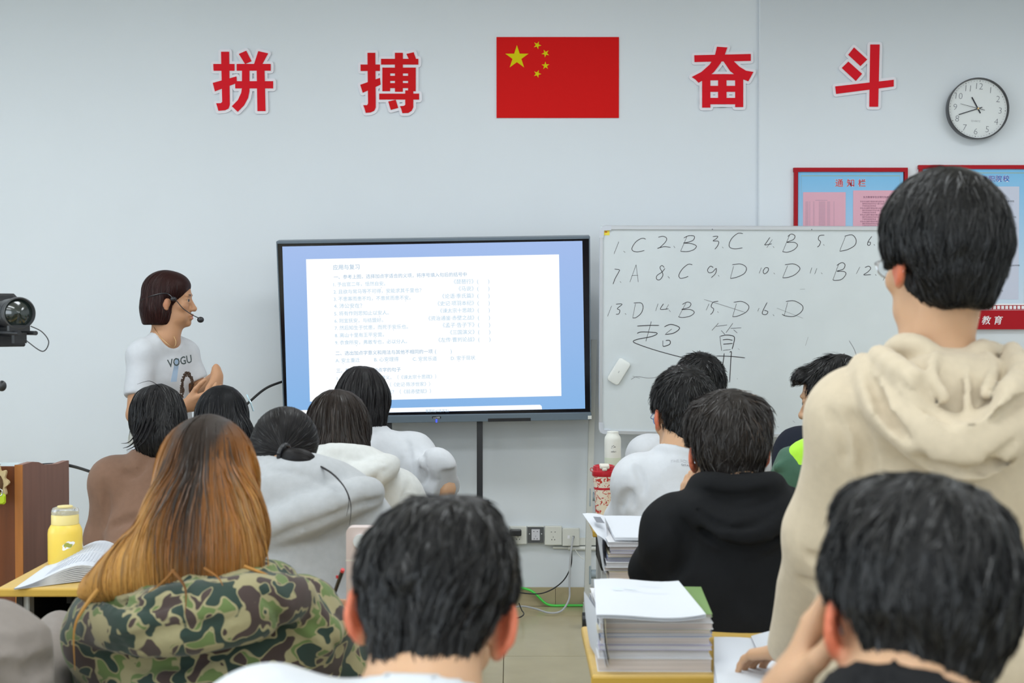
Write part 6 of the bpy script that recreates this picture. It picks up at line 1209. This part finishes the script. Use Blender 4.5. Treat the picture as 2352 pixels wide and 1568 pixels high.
# ------------------------------------------------------------------ bottles
M_yel = mat('yellow_bottle_plastic', (.86, .62, .10), .35, .45, sss=.05); M_yel2 = mat('pale_yellow_plastic', (.80, .66, .26), .35, .45); M_clear = mat('clear_plastic', (.95, .95, .93), .08, .5, trans=.85)
bt = P(150, 1287, 3.96); bt.z = .75; Mb = Matrix.Translation(bt); sB = 3.96 / F
yb_ = thing('water_bottle', 'yellow water bottle with clear domed lid on the left desk', 'bottle', bt); r0 = 38.5 * sB
MB().lathe([(r0 * .92, 0), (r0, .005), (r0 * 1.0, .088), (r0 * .97, .098), (r0 * .86, .108), (r0 * .80, .112)], Mb, 40).build('body', M_yel, yb_, True)
MB().lathe([(r0 * .80, .1125), (r0 * .80, .137), (r0 * .76, .140), (r0 * .4, .141)], Mb, 40).build('collar', M_yel2, yb_, True)
MB().lathe([(r0 * .79, .1405), (r0 * .80, .150), (r0 * .72, .157), (r0 * .5, .160)], Mb, 40).build('lid', M_clear, yb_, True)
MB().lathe([(r0 * .46, .1605), (r0 * .44, .163), (r0 * .1, .1632)], Mb, 24).build('spout_cap', M_yel2, yb_, True)
fx = Vector((bt.x + r0 * .35, bt.y - r0 * .80, .133)); MB().cyl(fx, fx + Vector((.002, -.009, 0)), .0125).build('button', M_yel, yb_, True)
MB().tube([Vector((bt.x + r0 * .36 + .0155 * math.cos(a), bt.y - r0 * 1.00, .106 + .015 * math.sin(a))) for a in np.linspace(0, 2 * math.pi, 20)], .0028, 8, False).build('carry_ring', M_yel2, yb_, True)
def on_cyl(mb, c, r, a0, z0, pts, off=.0006):
    n = len(pts); mb.add([Vector((c.x + (r + off) * math.sin(a0 + x / r), c.y - (r + off) * math.cos(a0 + x / r), c.z + z0 + y)) for x, y in pts], [list(range(n))])
m = MB(); on_cyl(m, bt, r0, .45, .058, [(.017 * math.cos(a) * (1 + .2 * math.cos(3 * a)), .010 * math.sin(a) * (1 + .2 * math.sin(5 * a)) + .006 * math.cos(a)) for a in np.linspace(0, 2 * math.pi, 24)[:-1]]); st = m.build('sticker', M_white, yb_)
m = MB(); on_cyl(m, bt, r0, .47, .059, [(.012 * math.cos(a), .006 * math.sin(a) + .002 * math.cos(3 * a)) for a in np.linspace(0, 2 * math.pi, 20)[:-1]], .0012); m.build('sticker_picture', mat('olive_print', (.36, .38, .08), .6, .2), st)
# red patterned tumbler
M_tum = mat('cream_red_pattern', (.80, .74, .62), .4, .4); nt = M_tum.node_tree; N, L = nt.nodes, nt.links; tc = N.new('ShaderNodeTexCoord')
v1 = N.new('ShaderNodeTexNoise'); v1.inputs['Scale'].default_value = 62; v1.inputs['Detail'].default_value = 2.5; v1.inputs['Distortion'].default_value = 1.6; L.new(tc.outputs['Object'], v1.inputs['Vector'])
cr = N.new('ShaderNodeValToRGB'); cr.color_ramp.interpolation = 'CONSTANT'; cr.color_ramp.elements[0].color = (.80, .74, .62, 1); e = cr.color_ramp.elements[1]; e.position = .565; e.color = (.55, .05, .035, 1); L.new(v1.outputs['Fac'], cr.inputs[0]); L.new(cr.outputs[0], N['Principled BSDF'].inputs['Base Color'])
M_redp2 = mat('red_tumbler_plastic', (.52, .016, .030), .3, .5); M_crm = mat('cream_plastic', (.78, .74, .66), .4, .4)
tb = P(1387, 1192, 4.72); tb.z = .75; Mt = Matrix.Translation(tb); sT = 4.72 / F; tu = thing('tumbler', 'red lidded tumbler with cream and red floral pattern behind the rear stack', 'tumbler', tb); ht = (1192 - 1080) * sT
MB().lathe([(17.5 * sT, 0), (18.5 * sT, .004), (21.5 * sT, ht * .65), (22.5 * sT, ht * .70), (26.0 * sT, ht)], Mt, 40).build('cup', M_tum, tu, True)
MB().lathe([(22.2 * sT, ht * .70), (22.9 * sT, ht * .72), (23.4 * sT, ht * .755), (23.2 * sT, ht * .76)], Mt, 40, False).build('red_band', M_redp2, tu, True)
MB().lathe([(26.5 * sT, ht - .002), (27.5 * sT, ht), (27.5 * sT, ht + 10 * sT), (25.5 * sT, ht + 11 * sT), (24.5 * sT, ht + 22 * sT), (22 * sT, ht + 23 * sT), (21 * sT, ht + 20 * sT)], Mt, 40).build('lid', M_redp2, tu, True)
MB().box((tb.x - .016, tb.y - 27.5 * sT, .75 + ht + 17 * sT), (tb.x + .016, tb.y, .75 + ht + 27 * sT), None, .003).box((tb.x - .008, tb.y - 28 * sT, .75 + ht + 13 * sT), (tb.x + .008, tb.y - 24 * sT, .75 + ht + 20 * sT), None, .002).build('flap', M_crm, tu, True)
MB().tube([Vector((tb.x - 26.5 * sT + .005 * math.cos(a) - .002, tb.y, .75 + ht + 13 * sT + .006 * math.sin(a))) for a in np.linspace(0, 2 * math.pi, 14)], .0013, 6, False).build('loop', M_redp2, tu, True)
M_whb = mat('white_bottle_enamel', (.70, .71, .66), .3, .5); M_whb2 = mat('pale_green_base', (.60, .66, .54), .3, .5)
wbp = P(1407, 1187, 4.86); wbp.z = .75; sW = 4.86 / F; Mw_ = Matrix.Translation(wbp); wt = thing('water_bottle', 'slim white bottle standing behind the red tumbler', 'bottle', wbp); H0 = (1187 - 988) * sW
MB().lathe([(18.5 * sW, 0), (19 * sW, .005), (19 * sW, H0 * .70)], Mw_, 36).build('base', M_whb2, wt, True)
MB().lathe([(19.1 * sW, H0 * .70), (19.1 * sW, H0 * .90), (18 * sW, H0 * .935), (14 * sW, H0 * .965), (13.2 * sW, H0 * .985), (13.2 * sW, H0 - .001), (12 * sW, H0)], Mw_, 36).build('lid', M_whb, wt, True)
m = MB()
for (x, y, r) in ((-.004, .010, .0013), (.001, .013, .0012), (.006, .008, .0018), (-.006, .005, .0012)): on_cyl(m, wbp, 19.1 * sW, .0, H0 * .80, [(x + r * math.cos(a), y + r * math.sin(a)) for a in np.linspace(0, 2 * math.pi, 8)[:-1]])
for (a, b) in (((-.004, .010), (.001, .013)), ((.001, .013), (.006, .008)), ((-.002, .005), (.006, .008))): on_cyl(m, wbp, 19.1 * sW, .0, H0 * .80, [(a[0], a[1] - .0004), (b[0], b[1] - .0004), (b[0], b[1] + .0004), (a[0], a[1] + .0004)])
v_, f_ = text_geo('safari')
for f1 in f_: on_cyl(m, wbp, 19.1 * sW, .0, H0 * .775, [(v_[i][0] * .0085 - .008, v_[i][1] * .0085 - .003) for i in f1])
lo_ = m.build('logo', M_ink, wt)
M_rose = mat('pale_rose_plastic', (.70, .58, .55), .3, .45)
rb = P(838, 1460, 3.06); rb.z = .75; pk = thing('water_bottle', 'pale pink flat bottle with a round silver button behind the boy in the centre', 'bottle', rb); hh = 1.45 - (1211 - 719) * 3.05 / F - .75
pts = rrect(.038, hh / 2, .012); Mp = Matrix.Translation(rb + Vector((0, -.018, hh / 2))) @ Matrix.Rotation(math.pi / 2, 4, 'X')
m = MB().prism(pts, -.036, 0, Mp); m.build('body', M_rose, pk); MB().box((rb.x - .0385, rb.y - .0185, rb.z + hh * .70), (rb.x + .0385, rb.y + .0185, rb.z + hh * .712)).build('seam', M_crm, pk)
c_ = P(824, 1243, 3.04); MB().cyl(Vector((c_.x + .004, rb.y - .018, c_.z)), Vector((c_.x + .004, rb.y - .024, c_.z)), .016).build('button', M_alu, pk, True)
# ------------------------------------------------------------------ open book on the left desk, pen, small things
ob = thing('open_book', 'thick open exercise book with curling pages on the left desk', 'book', (-1.15, 3.8, .75))
def G(px, py, zz): d = ray(px, py); return EYE + d * ((zz - EYE.z) / d.z)
L0, L1, S0, S1 = G(32, 1352, .752), G(105, 1300, .752), G(232, 1330, .752), G(262, 1268, .752)
for k, hgt in enumerate((.003, .008, .013, .018, .023, .028, .033, .038, .042)):
    sheet('page', '', (lambda hgt: lambda u, v: (L0 * (1 - v) + L1 * v) * (1 - u) + (S0 * (1 - v) + S1 * v) * u + Vector((0, 0, .001 + hgt * math.sin(min(1, u * 1.0) ** 1.6 * math.pi * .80) + .0)))(hgt), 14, 4, M_paper, .0030, parent=ob)
R0, R1 = G(262, 1333, .752), G(330, 1272, .752)
for k, hgt in enumerate((.004, .012)):
    sheet('page', '', (lambda hgt: lambda u, v: (S0 * (1 - v) + S1 * v) * (1 - u) + (R0 * (1 - v) + R1 * v) * u + Vector((0, 0, .002 + hgt * math.sin(u * math.pi * .7 + .5))))(hgt), 8, 4, M_paper, .0012, parent=ob)
m = MB(); fpg = lambda u, v: (L0 * (1 - v) + L1 * v) * (1 - u) + (S0 * (1 - v) + S1 * v) * u + Vector((0, 0, .0025 + .042 * math.sin(min(1, u) ** 1.6 * math.pi * .80)))
for k in range(15):
    u = .30 + k * .045
    for v0, v1 in ((.15, .5), (.56, .9)): m.add([fpg(u, v0), fpg(u + .014, v0), fpg(u + .014, v1), fpg(u, v1)], [[0, 1, 2, 3]])
m.build('printed_lines', M_print, ob)
hp = P(757, 1393, 3.06); pn = thing('pen', 'black pen with red tips held upright by the student in camouflage', 'pen', hp); pt_ = P(787, 1309, 3.00); dv = (pt_ - hp)
MB().cyl(hp, hp + dv * .97, .0036, .0046, 12).build('barrel', M_blk, pn, True); M_rd = mat('red_plastic', (.65, .05, .06), .35, .5); MB().cyl(hp + dv * .965, hp + dv * 1.02, .0047, .0042, 12).build('end_cap', M_rd, pn, True)
MB().cyl(hp - dv * .04, hp, .0025, .0042, 12).build('tip', M_rd, pn, True); MB().box(tuple(hp + dv * .82 + Vector((-.009, -.002, -.003))), tuple(hp + dv * .82 + Vector((-.004, .002, .003)))).build('clip', M_rd, pn)
sheet('notebook', 'yellow-edged notepad under the writing hand of the student in camouflage', flat(715, 1418, 775, 1412, 790, 1450, 715, 1455, .752), 2, 2, M_cov[4], .003, cat='notepad')
tape = thing('correction_tape', 'small yellow and blue stationery piece on the lower left desk', 'stationery', (-1.16, 3.12, .75))
q = G(110, 1450, .751); MB().box((q.x - .03, q.y - .02, .751), (q.x + .02, q.y + .02, .772), None, .004).build('case', mat('lemon_plastic', (.75, .62, .05), .4, .4), tape); MB().box((q.x + .02, q.y - .018, .752), (q.x + .045, q.y + .018, .768), None, .003).build('cap', M_cov[3], tape)
sheet('paper_sheet', 'white sheet beneath the yellow stationery on the lower left desk', flat(60, 1440, 140, 1432, 160, 1500, 70, 1500, .7508), 2, 2, M_paper, .0008)
# ------------------------------------------------------------------ lectern at the left
M_wood = mat('red_brown_wood', (.165, .050, .016), .4, .4, noise=.25, nscale=5, stretch=(6, 6, .6)); M_wood2 = mat('mauve_brown_laminate', (.27, .135, .10), .5, .35, noise=.10, nscale=6, stretch=(6, 6, .6)); M_wood3 = mat('orange_wood_edge', (.42, .15, .03), .4, .4, noise=.15, nscale=5, stretch=(6, 6, .6))
xs = -1.62; y0_, y1_ = 4.70, 5.19; lt = thing('lectern', 'brown wooden lectern with a shaped side panel at the left edge', 'lectern', (-2.0, 4.95, 0))
zT = lambda px, py, y: P(px, py, y).z
prof = [(y0_, .0), (y1_, .0), (y1_, zT(157, 1057, y1_)), (y1_ - .02, zT(154, 1056, y1_)), (5.06, zT(128, 1065, 5.06)), (4.92, zT(98, 1067, 4.92)), (4.86, zT(86, 1061, 4.86)), (4.80, zT(74, 1060, 4.8)), (4.74, zT(60, 1064, 4.74)), (y0_, zT(52, 1067, y0_))]
Ms_ = Matrix(((0, 0, 1, xs - .02), (1, 0, 0, 0), (0, 1, 0, 0), (0, 0, 0, 1)))
MB().prism(prof, 0, .02, Ms_).build('side_panel', M_wood2, lt); MB().prism(prof, -.9, -.88, Ms_).build('side_panel', M_wood2, lt)
MB().box((xs - .025, y0_ - .006, 0), (xs + .001, y0_ + .0, zT(52, 1067, y0_))).build('edge_strip', M_wood3, lt)
MB().box((xs - .88, y0_ + .01, .02), (xs - .02, y0_ + .03, zT(25, 1072, y0_))).build('front_panel', M_wood, lt); MB().box((xs - .88, y0_ + .03, .870), (xs - .02, y1_ - .03, .888)).build('top', M_wood, lt); MB().box((xs - .88, y0_ + .03, .915), (xs - .02, y0_ + .16, .932)).build('ledge', M_wood, lt)
MB().box((xs - .88, y0_ + .05, .0), (xs - .02, y1_ - .02, .06)).build('plinth', M_wood, lt)
gp = tag(MB().box((xs - .30, y0_ + .035, .9325), (xs - .03, y0_ + .165, .9385)).build('glass_sheet', mat('pale_glass', (.55, .68, .72), .1, .5), None, origin=(xs - .1, y0_ + .1, .95)), 'pale glass sheet lying on the lectern ledge', 'glass sheet')
lp = P(3, 1064, 4.80); tag(MB().box((lp.x - .25, lp.y - .006, .9388), (lp.x - .012, lp.y + .008, lp.z + .034), Matrix.Translation((lp.x, lp.y, lp.z)) @ Matrix.Rotation(.12, 4, 'Y') @ Matrix.Translation((-lp.x, -lp.y, -lp.z))).build('tablet', M_dgrey, None, origin=lp), 'dark grey tablet edge tilted on the lectern at the frame edge', 'tablet')
M_bei = mat('beige_felt', (.62, .48, .27), .9, .1, bump=.3); M_brf = mat('brown_felt', (.13, .075, .04), .9, .1, bump=.3); M_lime = mat('lime_plastic', (.48, .62, .02), .35, .4)
ch_ = P(0, 1108, 4.66); cm = thing('bag_charm', 'hanging charm with scalloped beige edge, brown middle and lime green tag', 'charm', ch_); Mch = Matrix(((1, 0, 0, ch_.x - .012), (0, 0, -1, ch_.y), (0, 1, 0, ch_.z), (0, 0, 0, 1)))
MB().prism([((.052 + .008 * math.cos(9 * a)) * math.cos(a) * .72, (.052 + .008 * math.cos(9 * a)) * math.sin(a)) for a in np.linspace(0, 2 * math.pi, 73)[:-1]], -.008, .008, Mch).build('scalloped_body', M_bei, cm)
MB().ball(Mch @ Vector((0, -.004, .008)), (.026, .010, .036), 20).build('middle', M_brf, cm, True); MB().box((-.04, -.070, .008), (.036, -.034, .020), Mch, .006).build('tag', M_lime, cm); MB().tube([Mch @ Vector((.020 + .007 * math.cos(a), -.030 + .011 * math.sin(a), .02)) for a in np.linspace(0, 2 * math.pi, 16)], .0018, 6).build('clasp', M_silver, cm, True)
MB().tube([Mch @ Vector((0, .052, 0)), Vector((ch_.x - .01, 4.69, zT(25, 1072, y0_) + .01))], .0015, 6).build('cord', M_blk, cm)
# ------------------------------------------------------------------ video camera on a tripod at the left edge
M_lensglass = mat('dark_lens_glass', (.01, .018, .016), .06, .6, coat=1.0); M_gun = mat('gunmetal', (.05, .053, .058), .4, .5)
vc0 = P(45, 719, 4.15); vax = Vector((.60, -.80, .0)).normalized(); vr = Vector((vax.y, -vax.x, 0)) * -1; vu = Vector((0, 0, 1)); Mv = Matrix((vr, vu, vr.cross(vu))).transposed().to_4x4()
if Mv.col[2].to_3d().dot(vax) < 0: Mv = Matrix((-vr, vu, (-vr).cross(vu))).transposed().to_4x4()
Mv.translation = vc0; k_ = 4.15 / F
vt = thing('video_camera', 'black video camera with a large lens on rods, cut off by the left edge', 'camera', (vc0.x - .15, vc0.y + .2, 0))
MB().lathe([(.0375 * 0 + 37 * k_, 0), (37.5 * k_, -.012), (36 * k_, -.03), (34.5 * k_, -.034), (33.5 * k_, -.09), (30 * k_, -.10), (29 * k_, -.16), (34 * k_, -.165), (34 * k_, -.2)], Mv, 48, False).build('lens_barrel', M_blk, vt, True)
MB().lathe([(37 * k_, .0), (34.5 * k_, .002), (33 * k_, -.004), (32 * k_, -.012)], Mv, 48, False).build('front_rim', M_gun, vt, True); MB().lathe([(33 * k_, -.012), (20 * k_, -.004), (.001, .0)], Mv, 40, False).build('front_element', M_lensglass, vt, True)
MB().lathe([(37.4 * k_, -.030), (36.9 * k_, -.036)], Mv, 48, False).build('ring', M_gun, vt, True)
MB().box((-.06, -.07, -.46), (.06, .06, -.2), Mv, .01).build('camera_body', M_blk, vt)
a = P(95, 763, 4.0)
for q in (-.012, .035): MB().cyl(Mv @ Vector((q, -.058, -.40)), Mv @ Vector((q, -.058, .035)), .0065).build('rod', M_blk, vt, True)
MB().box((-.03, -.052, -.02), (.03, -.035, .0), Mv).box((-.014, -.088, -.03), (.022, -.058, -.005), Mv).build('lens_support', M_blk, vt); MB().box((-.05, -.10, -.42), (.05, -.066, -.10), Mv, .004).build('base_plate', M_blk, vt)
MB().tube(catmull([Mv @ Vector(c) for c in ((.035, -.038, -.01), (.062, -.055, .01), (.078, -.085, .02), (.06, -.112, .02), (.025, -.085, .0), (.01, -.068, -.01))], 6), .0016, 6).build('cable', M_blk, vt, True)
hd = vc0 + Vector((-.30, .26, -.17)); MB().cyl(hd, hd + Vector((0, 0, .09)), .05).build('tripod_head', M_blk, vt, True)
kb = P(4, 886, 4.15); MB().cyl(hd + Vector((0, 0, .0)), Vector((kb.x, kb.y, kb.z)), .006).build('knob_stem', M_gun, vt); MB().ball(kb, (.014, .014, .016), 12).build('knob', M_blk, vt, True)
for an in (1.6, 3.1, 4.6):
    ft = Vector((hd.x + .30 * math.cos(an) - .05, hd.y + .30 * math.sin(an), .012)); MB().cyl(hd + Vector((0, 0, .01)), ft, .015, .010).build('leg', M_blk, vt, True)
# ------------------------------------------------------------------ green jacket over the chair beside the boy in the dark jacket
fj = Field(P(1770, 1180, 4.2), P(1770, 1180, 4.2) + Vector((.01, .01, .01)), .01) if 0 else None
ga, gb = P(1795, 1140, 3.98), P(1900, 1030, 4.02); fj = Field(A3((ga.x - .08, 3.84, ga.z - .18)), A3((gb.x + .14, 4.16, gb.z + .10)), .009)
fj.chain([P(1812, 1048, 3.99), P(1805, 1085, 3.97), P(1800, 1140, 3.97), P(1800, 1190, 3.97)], [.022, .03, .034, .036], .03); fj.chain([P(1822, 1052, 4.0), P(1850, 1080, 3.98), P(1860, 1140, 3.98), P(1860, 1190, 3.98)], [.024, .05, .056, .06], .03); fj.chain([P(1800, 1066, 3.95), P(1786, 1072, 3.94), P(1781, 1074, 3.94)], [.012, .008, .005], .01)
fj.folds(.005, 1.2, 21); v, q = fj.mesh()
fn_ = Field(A3((ga.x - .08, 3.84, ga.z - .18)), A3((gb.x + .14, 4.16, gb.z + .10)), .009); fn_.chain([P(1829, 1052, 3.975), P(1880, 1045, 3.975), P(1930, 1055, 4.0)], [.030, .045, .04], .03); fn_.chain([P(1836, 1072, 3.95), P(1850, 1100, 3.95)], [.022, .02], .02); fn_.folds(.004, 1.2, 22); v2, q2 = fn_.mesh()
gj = thing('jacket', 'green jacket with a neon yellow-green panel hanging before the boy in navy', 'jacket', (P(1850, 1100, 4.0).x, 4.0, .6)); M_gj = cloth('green_nylon', (.055, .125, .085)); M_neon = cloth('neon_yellow_green_nylon', (.42, .78, .06))
np_mesh('shell', v, q, M_gj, gj); np_mesh('neon_panel', v2, q2, M_neon, gj)
cx0 = .93; chr_ = thing('chair', 'wooden chair of the student in navy, green jacket over its back', 'chair', (cx0, 4.2, 0))
for dx in (-.17, .17): MB().box((cx0 + dx - .015, 4.03, 0), (cx0 + dx + .015, 4.06, .86)).build('leg', M_leg, chr_); MB().box((cx0 + dx - .015, 4.38, 0), (cx0 + dx + .015, 4.41, .38)).build('leg', M_leg, chr_)
MB().box((cx0 - .19, 4.03, .38), (cx0 + .19, 4.42, .402)).build('seat', M_desk, chr_); MB().box((cx0 - .17, 4.035, .66), (cx0 + .17, 4.055, .84)).build('backrest', M_desk, chr_)
